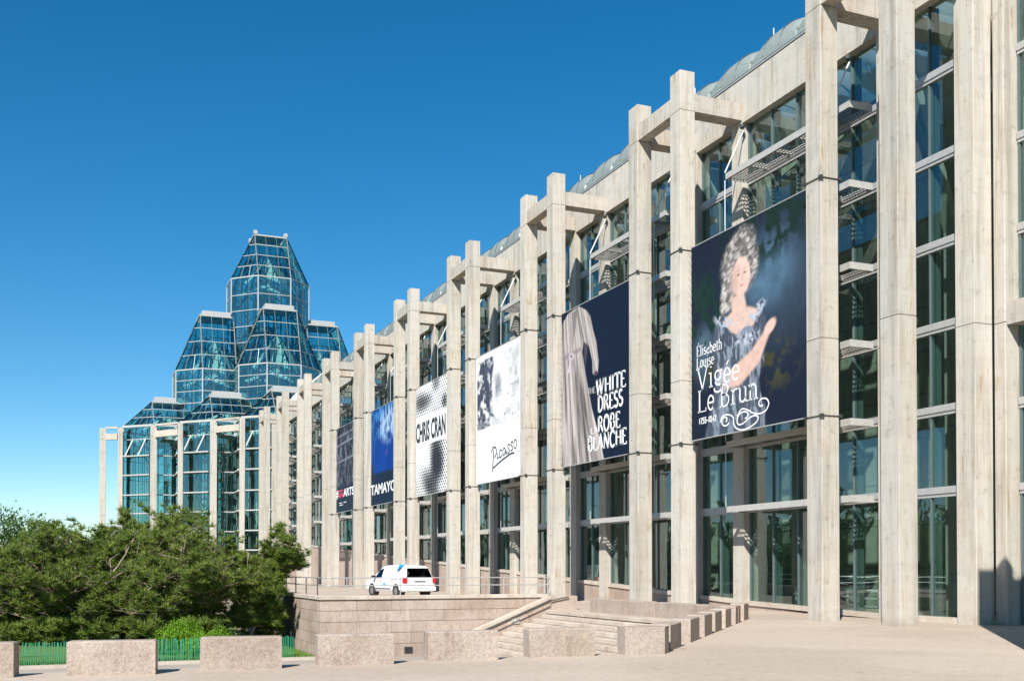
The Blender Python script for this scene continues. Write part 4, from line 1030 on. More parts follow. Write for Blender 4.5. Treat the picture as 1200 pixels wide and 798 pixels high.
# ---- stroke lettering (slab and roman serif faces drawn by hand)
def arc(cx, cy, rx, ry, a0, a1, n=14): return [(cx + rx * math.cos(R(a0 + (a1 - a0) * k / n)), cy + ry * math.sin(R(a0 + (a1 - a0) * k / n))) for k in range(n + 1)]
GL = {  # advance, strokes [(points, weight)], serifs [(x, y, halfwidth)]
 'W': (1.05, [([(.05, 1), (.28, 0)], 1.3), ([(.28, 0), (.52, .95)], .5), ([(.46, 1), (.70, 0)], 1.3), ([(.70, 0), (.95, 1)], .5)], [(.05, 1, .09), (.46, 1, .08), (.95, 1, .08)]),
 'H': (.85, [([(.15, 0), (.15, 1)], 1.2), ([(.70, 0), (.70, 1)], 1.2), ([(.15, .52), (.70, .52)], .5)], [(.15, 0, .10), (.15, 1, .10), (.70, 0, .10), (.70, 1, .10)]),
 'I': (.38, [([(.18, 0), (.18, 1)], 1.2)], [(.18, 0, .10), (.18, 1, .10)]),
 'T': (.72, [([(.36, 0), (.36, 1)], 1.2), ([(.04, .98), (.68, .98)], .6), ([(.04, .98), (.04, .84)], .5), ([(.68, .98), (.68, .84)], .5)], [(.36, 0, .11)]),
 'E': (.66, [([(.14, 0), (.14, 1)], 1.2), ([(.14, .98), (.56, .98)], .5), ([(.14, .52), (.46, .52)], .5), ([(.14, .02), (.60, .02)], .5), ([(.56, .98), (.56, .85)], .5), ([(.60, .02), (.60, .16)], .5)], [(.10, 0, .07), (.10, 1, .07)]),
 'D': (.80, [([(.15, 0), (.15, 1)], 1.2), ([(.15, .98)] + arc(.32, .5, .38, .48, 90, -90) + [(.15, .02)], .9)], [(.10, 0, .07), (.10, 1, .07)]),
 'R': (.78, [([(.15, 0), (.15, 1)], 1.2), ([(.15, .98)] + arc(.34, .76, .24, .22, 90, -90) + [(.15, .54)], .8), ([(.38, .54), (.72, 0)], 1.1)], [(.15, 0, .10), (.10, 1, .07), (.74, 0, .06)]),
 'S': (.62, [(arc(.30, .75, .20, .23, 35, 255, 10) + arc(.30, .26, .22, .24, 75, -150, 10), 1.0)], []),
 'L': (.66, [([(.14, 0), (.14, 1)], 1.2), ([(.14, .02), (.60, .02)], .5), ([(.60, .02), (.60, .18)], .5)], [(.14, 1, .10), (.10, 0, .07)]),
 'A': (.82, [([(.10, 0), (.40, 1)], .5), ([(.40, 1), (.72, 0)], 1.3), ([(.20, .34), (.60, .34)], .5)], [(.10, 0, .09), (.72, 0, .10)]),
 'O': (.86, [(arc(.42, .5, .33, .49, 0, 360, 22), 1.0)], []),
 'B': (.74, [([(.15, 0), (.15, 1)], 1.2), ([(.15, .98)] + arc(.34, .76, .22, .22, 90, -90) + [(.15, .54)], .8), ([(.15, .54)] + arc(.36, .28, .26, .26, 90, -90) + [(.15, .02)], .8)], [(.10, 0, .07), (.10, 1, .07)]),
 'N': (.86, [([(.14, 0), (.14, 1)], .6), ([(.12, 1), (.70, 0)], 1.3), ([(.70, 0), (.70, 1)], .6)], [(.14, 0, .10), (.08, 1, .06), (.70, 1, .10)]),
 'C': (.76, [(arc(.42, .5, .34, .49, 50, 310, 18), 1.0), ([(.65, .98), (.65, .76)], .5)], []),
 'V': (.80, [([(.06, 1), (.38, 0)], 1.0), ([(.38, 0), (.70, 1)], .8)], [(.06, 1, .11), (.70, 1, .11)]),
 'i': (.34, [([(.17, 0), (.17, .66)], 1), ([(.17, .88), (.17, .94)], 1.3)], [(.17, 0, .12), (.10, .66, .07)]),
 'g': (.62, [(arc(.30, .44, .19, .22, 0, 360, 16), 1), ([(.42, .60), (.58, .66)], .9), ([(.20, .25), (.14, .12), (.22, .05), (.40, .02)] + arc(.30, -.14, .24, .16, 50, -200, 14), 1)], []),
 'e': (.56, [([(.10, .34), (.48, .34)] + arc(.29, .33, .20, .32, 10, 315, 16), 1)], []),
 'r': (.48, [([(.15, 0), (.15, .66)], 1), ([(.15, .45), (.24, .60), (.36, .66), (.45, .62)], 1)], [(.15, 0, .12), (.10, .66, .07)]),
 'u': (.66, [([(.14, .66), (.14, .22)] + arc(.31, .22, .17, .20, 180, 330, 8) + [(.50, .22)], 1), ([(.50, .66), (.50, 0)], 1)], [(.10, .66, .07), (.46, .66, .07), (.56, 0, .07)]),
 'n': (.66, [([(.14, 0), (.14, .66)], 1), ([(.14, .42)] + arc(.31, .44, .18, .22, 160, 0, 8) + [(.50, 0)], 1)], [(.14, 0, .11), (.50, 0, .11), (.10, .66, .07)]),
 's': (.50, [(arc(.25, .49, .14, .16, 35, 255, 8) + arc(.25, .18, .16, .17, 75, -150, 8), 1)], []),
 'a': (.58, [(arc(.26, .24, .17, .24, 0, 360, 14), 1), ([(.44, .62), (.44, 0)], 1)], [(.50, 0, .06)]),
 'b': (.60, [([(.12, 0), (.12, 1)], 1), (arc(.31, .32, .18, .32, 0, 360, 14), 1)], [(.08, 1, .06)]),
 't': (.42, [([(.18, .9), (.18, .1), (.26, 0), (.36, .04)], 1), ([(.04, .64), (.36, .64)], .8)], []),
 'h': (.64, [([(.14, 0), (.14, 1)], 1), ([(.14, .42)] + arc(.31, .44, .17, .22, 160, 0, 8) + [(.48, 0)], 1)], [(.14, 0, .10), (.48, 0, .10), (.10, 1, .06)]),
 'l': (.32, [([(.15, 0), (.15, 1)], 1)], [(.15, 0, .11), (.10, 1, .06)]),
 'o': (.60, [(arc(.29, .33, .20, .33, 0, 360, 16), 1)], []),
 '1': (.42, [([(.10, .8), (.22, 1), (.22, 0)], 1.2)], [(.22, 0, .1)]), '7': (.5, [([(.06, .97), (.44, .97), (.2, 0)], 1.2)], []),
 '5': (.52, [([(.42, .97), (.14, .97), (.12, .6)] + arc(.24, .33, .2, .3, 110, -140, 10), 1.2)], []),
 '8': (.54, [(arc(.26, .74, .15, .22, 0, 360, 12), 1.1), (arc(.26, .27, .19, .26, 0, 360, 12), 1.1)], []),
 '4': (.54, [([(.36, 0), (.36, .98), (.04, .3), (.5, .3)], 1.2)], []), '2': (.52, [(arc(.25, .72, .19, .25, 150, -30, 8) + [(.08, .03), (.46, .03)], 1.2)], []),
 '-': (.4, [([(.06, .4), (.32, .4)], 1.1)], []), ' ': (.34, [], []),
}
GL['É'] = (GL['E'][0], GL['E'][1] + [([(.30, 1.10), (.44, 1.26)], .8)], GL['E'][2]); GL['é'] = (GL['e'][0], GL['e'][1] + [([(.26, .80), (.40, .98)], .9)], [])
def ribbon(mb, pts, wd, depth=.006):
    n = len(pts); base = len(mb.v)
    P = [Vector((p[0], p[1], 0)) for p in pts]; closed = (P[0] - P[-1]).length < 1e-6
    for i in range(n):
        a = P[i - 1] if i else (P[-2] if closed else P[0]); b = P[i + 1] if i < n - 1 else (P[1] if closed else P[-1])
        d = (b - a).normalized(); nx = Vector((-d.y, d.x, 0)) * wd / 2
        for z in (0, depth): mb.v += [tuple(P[i] + nx + Vector((0, 0, z))), tuple(P[i] - nx + Vector((0, 0, z)))]
    for i in range(n - 1):
        a = base + i * 4; b = a + 4
        mb.f += [(a + 2, a + 3, b + 3, b + 2), (a, b, b + 1, a + 1), (a, a + 2, b + 2, b), (a + 1, b + 1, b + 3, a + 3)]
def stroke_text(s, u0, v0, u1, cap, wt, slab=True, spacing=0.0, gap=0):
    """returns MB in banner metres"""
    mb = MB(); adv = sum(GL[c][0] + spacing for c in s); sx = (u1 - u0) * BW / adv; sy = cap * BHH; x = u0 * BW
    for c in s:
        a, st, sf = GL[c]
        for pts, wgt in st: ribbon(mb, [(x + p[0] * sx, v0 * BHH + p[1] * sy) for p in pts], wt * wgt)
        for fx, fy, hw in sf:
            yy = v0 * BHH + fy * sy + (wt * .28 if fy < .3 else -wt * .28)
            ribbon(mb, [(x + (fx - hw) * sx, yy), (x + (fx + hw) * sx, yy)], wt * (.75 if slab else .42))
        x += (a + spacing) * sx
    return mb
def banner(i, fn, nu, nv, name_label, texts):
    yo = 34.2 + BAY * i; base = (21.33, yo, BZ)
    t = thing('banner', name_label, 'banner', base, 'exhibition banners hung between the columns')
    obj('printed_sheet', banner_mesh(fn, nu, nv), t, base)
    for me, mt in texts:
        if isinstance(me, MB): me = me.mesh('lettering', mt)
        o = bpy.data.objects.new('lettering', me); col.objects.link(o); o.parent = t
        o.matrix_local = Matrix.Translation((-.003, 0, 0)) @ MT
    # edge poles, ropes round the columns and clamps
    for z in (BZ - .02, BZ + BHH + .02):
        MB().tube([(21.33, yo, z), (21.33, yo - BW, z)], .022, 8).build('edge_pole', M['alu'], t)
    for z in (BZ - .1, BZ + BHH + .0):
        for (cy0, cy1) in ((YA + BAY * i, YA + BAY * i + CW), (YA + BAY * (i - 1) + DB, YA + BAY * (i - 1) + DB + CW)):
            r = MB(); e = .018
            ring = [(21 - e, cy0 - e, z), (21 + CD + e, cy0 - e, z), (21 + CD + e, cy1 + e, z), (21 - e, cy1 + e, z), (21 - e, cy0 - e, z)]
            for a_, b_ in zip(ring[:-1], ring[1:]): r.bar(a_, b_, .022)
            r.build('rope', M['rope'], t)
            cl = MB()
            for (a_, b_) in ((21 - e, cy0 - e), (21 - e, cy1 + e), (21 + CD + e, cy0 - e)): cl.box(a_ - .045, b_ - .06, z - .045, a_ + .045, b_ + .06, z + .045)
            cl.build('clamp', M['gutter'], t)
    lc = MB(); z = BZ
    for k in range(24):
        zz_ = BZ + .15 + k * (BHH - .3) / 23
        lc.bar((21.33, yo - BW, zz_), (21.33, yo - BW - .1, zz_ + .05), .012); lc.bar((21.33, yo, zz_), (21.33, yo + .2, zz_ + .05), .012)
    lc.build('lacing', M['rail'], t)
    return t
sw = MB()
def smooth(pts, m=5):
    out = []
    for i in range(len(pts) - 1):
        p0, p1, p2, p3 = pts[max(i - 1, 0)], pts[i], pts[i + 1], pts[min(i + 2, len(pts) - 1)]
        for k in range(m):
            t = k / m; out.append(tuple(.5 * (2 * p1[j] + (p2[j] - p0[j]) * t + (2 * p0[j] - 5 * p1[j] + 4 * p2[j] - p3[j]) * t * t + (3 * p1[j] - p0[j] - 3 * p2[j] + p3[j]) * t ** 3) for j in (0, 1)))
    return out + [pts[-1]]
def sp(pts, wd): pts = smooth([(a, b * .74 - .012) for a, b in pts]); ribbon(sw, [(a * BW, b * BHH) for a, b in pts], wd)
def curl(cx, cy, r0, r1, a0, a1, n=18): return [(cx + (r0 + (r1 - r0) * k / n) * math.cos(R(a0 + (a1 - a0) * k / n)) * .9, cy + (r0 + (r1 - r0) * k / n) * math.sin(R(a0 + (a1 - a0) * k / n)) * .9) for k in range(n + 1)]
sp(curl(.315, .105, .012, .045, -60, 330) [::-1] + [], .048)
sp([(.272, .10), (.29, .135), (.34, .14), (.385, .115), (.39, .075), (.41, .04), (.46, .02), (.52, .025), (.58, .05), (.595, .08), (.565, .095), (.52, .085), (.47, .06), (.43, .06), (.42, .09), (.44, .125), (.48, .135), (.51, .12), (.505, .095), (.485, .09)], .048)
sp([(.42, .115), (.46, .155), (.51, .14), (.55, .115), (.60, .10), (.655, .11), (.68, .15), (.66, .185), (.62, .19), (.60, .165), (.615, .145), (.635, .15)], .048)
banner(0, art_portrait, 330, 330, 'large dark portrait banner lettered Vigée Le Brun, nearest the camera', [
    (stroke_text('Élisabeth', .05, .425, .29, .055, .035), M['white_text']), (stroke_text('Louise', .05, .365, .215, .055, .035), M['white_text']),
    (stroke_text('Vigée', .055, .25, .445, .112, .064), M['white_text']), (stroke_text('Le Brun', .06, .135, .60, .112, .064), M['white_text']),
    (stroke_text('1755-1842', .07, .075, .235, .030, .035), M['white_text']), (sw, M['white_text'])])
banner(1, art_dress, 170, 170, 'navy banner with a pale long dress lettered The White Dress, La Robe Blanche', [
    (stroke_text('THE', .395, .415, .50, .04, .05, False), M['grey_text']), (stroke_text('WHITE', .51, .395, .90, .095, .11, False), M['white_text']), (stroke_text('DRESS', .53, .29, .865, .095, .11, False), M['white_text']),
    (stroke_text('-', .60, .235, .70, .02, .03, False), M['white_text']), (stroke_text('LA', .43, .165, .53, .04, .05, False), M['white_text']), (stroke_text('ROBE', .53, .165, .83, .095, .11, False), M['white_text']), (stroke_text('BLANCHE', .39, .06, .91, .095, .11, False), M['white_text'])])
sg = MB()
def s3(pts, wd): pts = smooth(pts); ribbon(sg, [(a * BW, b * BHH) for a, b in pts], wd)
s3([(.36, .07), (.37, .14), (.385, .235)], .11); s3([(.33, .225), (.38, .255), (.43, .245), (.44, .205), (.40, .175)], .09)
s3([(.46, .205), (.465, .165), (.49, .17)], .08); s3([(.47, .245), (.475, .25)], .08)
s3([(.555, .215), (.52, .22), (.50, .19), (.515, .165), (.56, .18)], .08); s3([(.62, .225), (.585, .225), (.575, .19), (.60, .175), (.63, .215), (.635, .18), (.66, .20)], .08)
s3([(.715, .238), (.685, .246), (.672, .228), (.698, .208), (.703, .188), (.665, .180)], .075); s3([(.778, .252), (.748, .260), (.735, .242), (.761, .222), (.766, .202), (.728, .194)], .075)
s3(arc(.818, .236, .025, .032, 80, 440, 12), .07)
s3([(.36, .095), (.48, .125), (.62, .155), (.75, .175), (.80, .17)], .09)
banner(2, art_ink, 150, 150, 'white banner with a grey ink drawing above a handwritten signature Picasso', [(sg, M['black_text'])])
banner(3, art_halftone, 300, 300, 'white banner of black halftone dots lettered Chris Cran across the middle', [(font_mesh('CHRIS CRAN', .0, .495, .86, .175, M['black_text'], .035), M['black_text'])])
banner(4, lambda u, v: art_blue(u, v) * .8, 120, 120, 'bright blue painted banner lettered Tamayo, second from the far end', [(font_mesh('TAMAYO', .0, .11, .93, .105, M['white_text'], .02), M['white_text'])])
banner(5, art_relief, 120, 120, 'dark grey banner with a carved relief picture and GGARTS hashtag, farthest of all', [
    (font_mesh('#', .0, .175, .10, .09, M['white_text'], .02), M['white_text']), (font_mesh('GG', .12, .175, .34, .09, M['red_text'], .02), M['red_text']), (font_mesh('ARTS', .36, .175, .86, .09, M['white_text'], .02), M['white_text']),
    (stroke_text('--', .12, .095, .55, .03, .05), M['white_text']), (stroke_text('-', .12, .07, .40, .03, .05), M['white_text'])])

# ================================================================== VAN
van = thing('minivan', 'white panel minivan with dark rear window and blue stickers parked on the terrace', 'van', (18.15, 57.2, PZ))
VP = world_loc(van)
def vanbody():
    st = [ # y, zbot, belt halfwidth, belt z, top z, top halfwidth
        (0.00, .42, .90, .95, .98, .86), (.03, .32, .97, .98, 1.05, .88), (.16, .30, .99, 1.0, 1.30, .80), (.32, .30, 1.0, 1.0, 1.66, .72), (.55, .30, 1.0, 1.0, 1.74, .70),
        (1.4, .28, 1.0, 1.0, 1.78, .70), (2.6, .28, 1.0, 1.0, 1.77, .70), (3.2, .28, 1.0, 1.0, 1.70, .68), (3.7, .28, .99, 1.0, 1.42, .72), (4.1, .28, .98, .98, 1.12, .80), (4.6, .30, .95, .90, 1.0, .78), (4.95, .34, .88, .78, .84, .70), (5.1, .42, .75, .66, .70, .60)]
    v = []; f = []; n = 12
    for y, zb, hw, bz, tz, tw in st:
        h = [(0, zb), (hw * .92, zb), (hw, zb + .12), (hw, bz - .1), (hw * .985, bz), (tw + .04, tz - .10), (tw - .06, tz - .01), (0, tz + .02)]
        ring = h + [(-a, b) for a, b in reversed(h[1:-1])]
        v += [(a, y, b) for a, b in ring]
    n = 14
    for i in range(len(st) - 1):
        for k in range(n):
            q = (k + 1) % n; f.append((i * n + k, i * n + q, (i + 1) * n + q, (i + 1) * n + k))
    f.append(tuple(range(n))); f.append(tuple(reversed(range((len(st) - 1) * n, len(st) * n))))
    me = bpy.data.meshes.new('body'); me.from_pydata(v, [], f); me.update(); me.materials.append(M['van'])
    return me
def vb(name, mb, mat, par=van, smooth=False):
    o = bpy.data.objects.new(name, mb if not isinstance(mb, MB) else mb.mesh(name, mat, smooth)); col.objects.link(o); o.parent = par; return o
bo = vb('body', vanbody(), None)
bv = bo.modifiers.new('bevel', 'BEVEL'); bv.width = .035; bv.segments = 2; bv.limit_method = 'ANGLE'; bv.angle_limit = R(25)
# rear window follows the tailgate slope
def q4(a, b, c, d, t=.012):
    n = (Vector(b) - Vector(a)).cross(Vector(d) - Vector(a)).normalized() * t; return MB().hexa([Vector(x) for x in (a, b, c, d)] + [Vector(x) + n for x in (a, b, c, d)])
vb('rear_window', q4((-.80, .045, 1.09), (.80, .045, 1.09), (.66, .27, 1.60), (-.66, .27, 1.60)), M['car_glass'])
vb('window_backing', q4((-.79, .055, 1.10), (.79, .055, 1.10), (.65, .278, 1.59), (-.65, .278, 1.59), .004), M['van_trim'])
for s in (-1, 1):
    vb('tail_light', MB().bevbox(min(s * .80, s * 1.005), -.03, .78, max(s * .80, s * 1.005), .16, 1.12, .02), M['red_lamp'])
    w1 = vb('side_window', q4((s * .992, 3.55, 1.04), (s * .992, 2.75, 1.04), (s * .765, 2.80, 1.60), (s * .79, 3.25, 1.50)) if s < 0 else q4((s * .992, 2.75, 1.04), (s * .992, 3.55, 1.04), (s * .79, 3.25, 1.50), (s * .765, 2.80, 1.60)), M['car_glass'])
    vb('door_line', MB().box(s * 1.0 - .006, 1.45, .45, s * 1.0 + .006, 1.465, 1.0).box(s * 1.0 - .006, 2.65, .45, s * 1.0 + .006, 2.665, 1.0).box(s * 1.0 - .008, 1.6, .42, s * 1.0 + .008, 3.6, .48), M['van_trim'])
    vb('door_handle', MB().box(s * 1.0 - .02, 1.30, .86, s * 1.0 + .02, 1.42, .89).box(s * 1.0 - .02, 2.75, .86, s * 1.0 + .02, 2.87, .89), M['van_trim'])
    vb('slide_track', MB().box(s * 1.0 - .012, .25, .965, s * 1.0 + .008, 1.5, .99), M['van_trim'])
    mr = vb('mirror', MB().bevbox(min(s * 1.0, s * 1.22), 3.42, 1.02, max(s * 1.0, s * 1.22), 3.58, 1.20, .03), M['van_trim'])
    for y in (.95, 3.95):
        wh = vb('wheel', MB().tube([(s * .80, y, .33), (s * .82, y, .33), (s * .99, y, .33), (s * 1.0, y, .33)], [.29, .33, .33, .29], 20), M['tyre'])
        vb('rim', MB().tube([(s * 1.0, y, .33), (s * 1.008, y, .33)], .21, 12), M['rim'], wh)
        vb('wheel_arch', MB().tube([(s * .70, y, .36), (s * 1.003, y, .36)], .39, 20), M['van_trim'], wh)
vb('blue_sticker', q4((-.965, .95, 1.42), (-.93, .62, 1.66), (-.60, .60, 1.80), (-.60, 1.25, 1.815)), M['blue_decal'])
vb('blue_sticker', q4((-1.004, 2.45, .62), (-1.004, 2.2, .62), (-1.002, 2.2, .74), (-1.002, 2.5, .80)), M['blue_decal'])
vb('tailgate_handle', MB().box(-.33, -.035, .86, .33, 0, .895), M['van_trim'])
vb('licence_plate', MB().box(-.16, -.03, .62, .16, -.005, .74), M['white_text'])
vb('bumper', MB().bevbox(-.97, -.09, .36, .97, .10, .58, .04), M['van'])
vb('bumper_step', MB().box(-.45, -.096, .50, .45, -.085, .515), M['van_trim'])
vb('wiper', MB().bar((0, .02, 1.08), (.42, .09, 1.2), .02), M['van_trim'])
van.rotation_euler = (0, 0, R(11))

# ================================================================== TREES
def tuft_template(n, L, wd, seed, up=.35):
    r = random.Random(seed); v = []; f = []
    for k in range(n):
        th = r.random() * 2 * math.pi; ph = math.acos(r.uniform(-.5, 1)); d = Vector((math.sin(ph) * math.cos(th), math.sin(ph) * math.sin(th), math.cos(ph) + up)).normalized()
        a = d.cross(Vector((r.random() - .5, r.random() - .5, r.random() - .5))).normalized() * wd / 2; l = L * r.uniform(.7, 1.15); b = len(v)
        v += [tuple(-a), tuple(a), tuple(d * l)]; f.append((b, b + 1, b + 2))
    return np.array(v), np.array(f)
def leaf_template(n, rad, sz, seed):
    r = random.Random(seed); v = []; f = []
    for k in range(n):
        c = Vector((r.gauss(0, 1), r.gauss(0, 1), r.gauss(0, .8))) * rad * .5; a = Vector((r.gauss(0, 1), r.gauss(0, 1), r.gauss(0, 1))).normalized(); b_ = a.cross(Vector((0, 0, 1))).normalized(); s = sz * r.uniform(.7, 1.2); b = len(v)
        v += [tuple(c - a * s), tuple(c + b_ * s * .45), tuple(c + a * s), tuple(c - b_ * s * .45)]; f += [(b, b + 1, b + 2, b + 3)]
    return np.array(v), np.array(f)
TUF = [tuft_template(22, .25, .036, s) for s in range(5)]
LEF = [leaf_template(16, .34, .085, s + 30) for s in range(4)]
SLEF = [leaf_template(24, .26, .045, s + 60) for s in range(4)]
def scatter(name, pts, temps, mat, seed, smin=.75, smax=1.3, axis=None):
    r = np.random.default_rng(seed); V = []; F = []; off = 0
    for p in pts:
        tv, tf = temps[r.integers(len(temps))]; s = r.uniform(smin, smax); a = r.random() * 6.283; ca, sa = math.cos(a), math.sin(a)
        x = tv[:, 0] * ca - tv[:, 1] * sa; y = tv[:, 0] * sa + tv[:, 1] * ca
        V.append(np.stack([x, y, tv[:, 2]], 1) * s + np.array(p)); F.append(tf + off); off += len(tv)
    V = np.concatenate(V); F = np.concatenate(F)
    me = bpy.data.meshes.new(name); me.vertices.add(len(V)); me.vertices.foreach_set('co', V.reshape(-1).astype(np.float32))
    k = F.shape[1]; me.loops.add(F.size); me.loops.foreach_set('vertex_index', F.reshape(-1).astype(np.int32)); me.polygons.add(len(F))
    me.polygons.foreach_set('loop_start', (np.arange(len(F)) * k).astype(np.int32)); me.polygons.foreach_set('loop_total', np.full(len(F), k, np.int32))
    me.update(calc_edges=True); me.validate(); me.materials.append(mat); return me
def pine(seed, H, W):
    """crooked spreading pine: returns wood MB and tuft positions, base at origin"""
    r = random.Random(seed); wood = MB(); tufts = []
    def grow(p, d, L, rad, lvl):
        n = 5; pts = [p]; rr = [rad]
        for k in range(n):
            d = (d + Vector((r.gauss(0, .28), r.gauss(0, .28), r.gauss(.02, .16)))).normalized(); p = p + d * L / n; pts.append(p); rr.append(rad * (1 - .55 * (k + 1) / n))
            if lvl < 3 and k >= (1 if lvl else 1):
                m = 2 if lvl else 3
                for _ in range(m):
                    a = r.random() * 6.283; side = Vector((math.cos(a), math.sin(a), r.uniform(-.05, .5)))
                    nd = (d * .35 + side).normalized(); grow(p, nd, L * r.uniform(.42, .68), rad * .45 * (1 - .3 * k / n), lvl + 1)
            if lvl >= 2:
                for _ in range(3): tufts.append(tuple(p + Vector((r.gauss(0, .07), r.gauss(0, .07), r.uniform(0, .12)))))
        wood.tube(pts, rr, 6 if lvl < 2 else 4, False)
    for t in range(2 if W > H * .8 else 1):
        a = r.random() * 6.283
        grow(Vector((0, 0, 0)), Vector((math.cos(a) * .5, math.sin(a) * .5, 1)).normalized(), H * .80, .13, 0)
    T = np.array(tufts); ext = max(abs(T[:, 0]).max(), abs(T[:, 1]).max()); sx = W / 2 / np.percentile(np.abs(T[:, :2]), 96); sz = H / np.percentile(T[:, 2], 99.5)
    T[:, 0] *= sx; T[:, 1] *= sx; T[:, 2] *= sz; wood.v = [(a * sx, b * sx, c * sz) for a, b, c in wood.v]
    T = T[T[:, 2] > .25]
    return wood, T
protos = []
for k, (H, W) in enumerate(((5.0, 4.6), (4.6, 5.0), (4.8, 3.8))):
    wd_, T = pine(40 + k * 7, H, W)
    if len(T) > 2700: T = T[np.random.default_rng(k).choice(len(T), 2700, replace=False)]
    low = T[T[:, 2] < np.percentile(T[:, 2], 55)][::3].copy(); low[:, 2] = .25 + (low[:, 2] - low[:, 2].min()) * .55; T = np.concatenate([T, low])
    protos.append((wd_.mesh('trunk', M['bark'], True), scatter('crown', T, TUF, M['needle'], k), H))
pines = [  # x, y, height, rot, proto, label
    (6.45, 42.6, 4.6, 40, 2, 'pine with bare pale branches at the corner of the retaining wall'),
    (5.3, 44.9, 5.0, 200, 0, 'bushy pine in front of the second hall column, left of the wall corner pine'),
    (4.2, 43.2, 4.5, 120, 1, 'spreading pine behind the bright green shrub'),
    (2.9, 45.6, 5.3, 300, 0, 'tallest dark pine under the left corner of the glass hall'),
    (1.5, 43.6, 4.4, 10, 1, 'wide pine with a grey bare limb, left of the tallest pine'),
    (1.0, 47.2, 5.3, 70, 2, 'pine whose pointed top meets the free standing concrete column'),
    (-0.6, 45.4, 4.5, 250, 0, 'olive green pine left of the free standing column'),
    (-1.7, 48.2, 4.6, 160, 1, 'dense pine near the left edge in front of the leafy tree'),
    (5.9, 50.5, 5.2, 90, 1, 'pine standing behind the others against the hall glass')]
for x, y, h, rot, pi_, lab in pines:
    t = thing('pine_tree', lab, 'pine tree', (x, y, LZ), 'pines beside the terrace')
    tm, cmh, H = protos[pi_]; s = h / H
    for nm, me in (('trunk', tm), ('crown', cmh)):
        o = bpy.data.objects.new(nm, me); col.objects.link(o); o.parent = t
    t.rotation_euler = (0, 0, R(rot)); t.scale = (s, s, s)
    rr_ = random.Random(int(rot) + 3)
    for q_ in range(2):         # pale bare limbs showing on the side towards the plaza
        if y > 47: break
        toc = Vector((rr_.uniform(-.6, .6), -1, 0)).normalized(); toc.rotate(Matrix.Rotation(-R(rot), 3, 'Z'))
        p = toc * rr_.uniform(.2, .6) + Vector((0, 0, rr_.uniform(1.6, 3.2))); d = (toc + Vector((rr_.uniform(-.8, .8), rr_.uniform(-.3, .3), rr_.uniform(.0, .7)))).normalized(); pts = [p]
        for k_ in range(7): d = (d + Vector((rr_.gauss(0, .3), rr_.gauss(0, .3), rr_.gauss(.02, .25)))).normalized(); p = p + d * .28; pts.append(p)
        mb_ = MB().tube(pts, [.034, .03, .027, .023, .019, .015, .011, .006], 6)
        for k_ in (3, 5): mb_.tube([pts[k_], pts[k_] + Vector((rr_.gauss(0, .2), rr_.gauss(0, .2), .3)), pts[k_] + Vector((rr_.gauss(0, .3), rr_.gauss(0, .3), .5))], [.02, .015, .006], 5)
        o = bpy.data.objects.new('bare_branch', mb_.mesh('bare_branch', M['deadwood'], True)); col.objects.link(o); o.parent = t
def broadleaf(name, x, y, H, W, label, mat, n, seed, temps=LEF, group=None, cat='tree', lo=.25, z=LZ):
    r = random.Random(seed); t = thing(name, label, cat, (x, y, z), group); wood = MB(); pts = []
    nb = 9 if H > 2 else 5
    wood.tube([(0, 0, 0), (r.gauss(0, .1), r.gauss(0, .1), H * .35), (r.gauss(0, .2), r.gauss(0, .2), H * .8)], [H * .03, H * .022, H * .006], 7)
    for k in range(nb):
        a = r.random() * 6.283; zz_ = r.uniform(lo, .85) * H; rad = W / 2 * math.sqrt(max(.15, 1 - ((zz_ / H - .5) / .6) ** 2)) * r.uniform(.4, .9)
        c = Vector((math.cos(a) * rad, math.sin(a) * rad, zz_)); wood.tube([(0, 0, zz_ * .6), tuple(c * .6 + Vector((0, 0, zz_ * .3))), tuple(c)], [H * .014, H * .01, .01], 5)
        R_ = W * r.uniform(.2, .32)
        for _ in range(n // nb):
            d = Vector((r.gauss(0, 1), r.gauss(0, 1), r.gauss(0, 1))).normalized() * R_ * r.uniform(.55, 1.05); pts.append(tuple(c + Vector((d.x, d.y, d.z * .8))))
    pts = [p for p in pts if p[2] > .05]
    for nm, me in (('trunk', wood.mesh('trunk', M['bark'], True)), ('crown', scatter('crown', pts, temps, mat, seed))):
        o = bpy.data.objects.new(nm, me); col.objects.link(o); o.parent = t
    return t
broadleaf('leafy_tree', -3.6, 61, 6.3, 6.0, 'taller leafy tree at the far left edge behind the pines', M['leaf'], 1500, 5, group='leafy trees behind the pines')
broadleaf('leafy_tree', -0.8, 66, 5.7, 6.0, 'low rounded leafy tree between the left edge tree and the free standing column', M['leaf'], 1300, 6, group='leafy trees behind the pines')
broadleaf('leafy_tree', 3.4, 70, 5.6, 5.5, 'leafy tree behind the pines below the corner of the hall', M['leaf'], 1100, 8, group='leafy trees behind the pines')
broadleaf('leafy_tree', -8.5, 80, 6.8, 8.0, 'broad leafy tree farthest back at the left edge', M['leaf'], 1500, 9, group='leafy trees behind the pines')
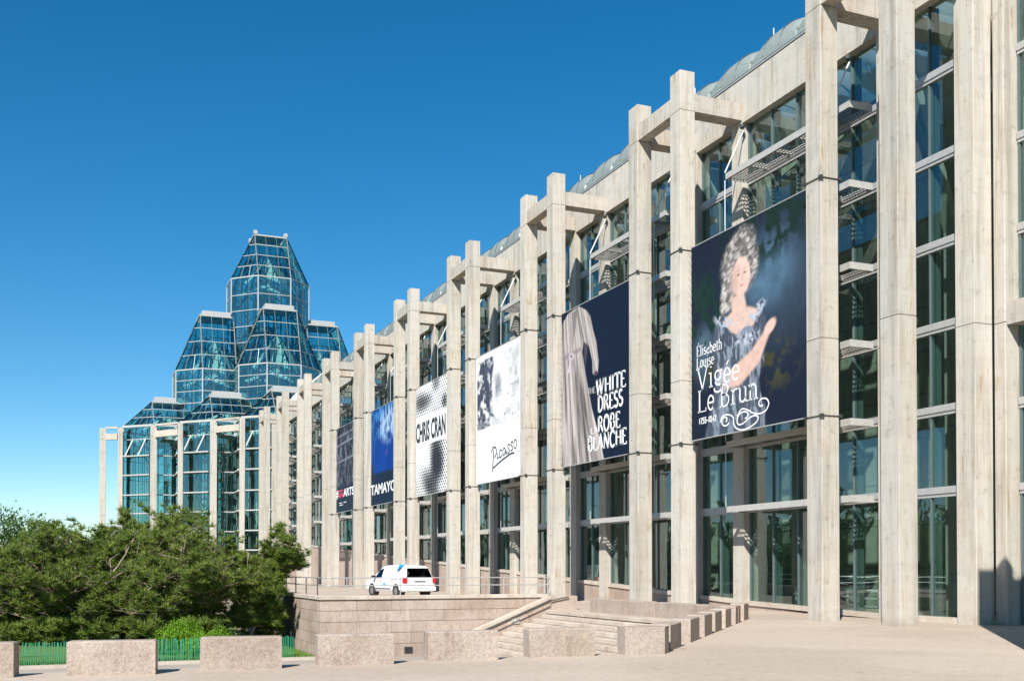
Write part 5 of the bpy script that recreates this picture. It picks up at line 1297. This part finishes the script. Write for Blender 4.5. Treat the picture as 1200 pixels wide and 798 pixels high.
broadleaf('shrub', 3.75, 39.6, 1.1, 2.1, 'bright yellow green shrub behind the fence gap', M['shrub'], 760, 21, SLEF, cat='shrub', group='bright shrubs')
broadleaf('shrub', 5.5, 40.0, .85, 1.5, 'small bright green shrub half hidden by the granite block', M['shrub'], 520, 22, SLEF, cat='shrub', group='bright shrubs')
# distant wood seen mirrored in the windows
pts = []
for _ in range(5200):
    y = random.uniform(-20, 330); base = -42 - 12 * math.sin(y * .02); x = base - random.random() ** 1.5 * 30
    if x > -.12 * y - 14: x = -.12 * y - 14 - random.random() * 20
    pts.append((x, y, -3.4 + random.random() ** .8 * (8.5 + 2.5 * math.sin(y * .11) + 2 * math.sin(y * .31))))
fw = obj('distant_wood', scatter('distant_wood', pts, [(a * 9, b) for a, b in LEF], M['wood_far'], 77)); stuff(fw); tag(fw, 'dark green wood left of the plaza, mirrored in the gallery windows', 'wood')
pts = [(random.uniform(-160, 60), 300 + random.random() * 60, -3.4 + random.random() * 7) for _ in range(1500)]
fw = obj('distant_wood', scatter('distant_wood', pts, [(a * 12, b) for a, b in LEF], M['wood_far'], 78)); stuff(fw); tag(fw, 'low far treeline behind the hall at the left horizon', 'wood')

# ================================================================== GREEN SNOW FENCE
fen = thing('snow_fence', 'green plastic picket fence behind the granite blocks in front of the pines', 'fence', (2, 37.6, LZ))
sl_ = MB(); x = -5.0; r = random.Random(4)
while x < 7.4:
    y = 37.75 - .05 * math.sin(x) ; lean = r.gauss(0, .02); hgt = .74 + r.gauss(0, .02)
    sl_.bar((x, y, LZ + .04), (x + lean, y, LZ + .04 + hgt), .028, .012, (0, 1, 0)); x += .07 + r.gauss(0, .007)
stuff(sl_.build('picket', M['green_plastic'], fen))
for z in (.36,): MB().bar((-5, 37.77, LZ + z), (7.4, 37.77, LZ + z), .03, .012).build('cross_strap', M['green_plastic'], fen)
for x in (-4, -1.6, .7, 3.1, 5.4, 7.3): MB().tube([(x, 37.8, LZ), (x, 37.8, LZ + .95)], .015, 6).build('post', M['gutter'], fen)
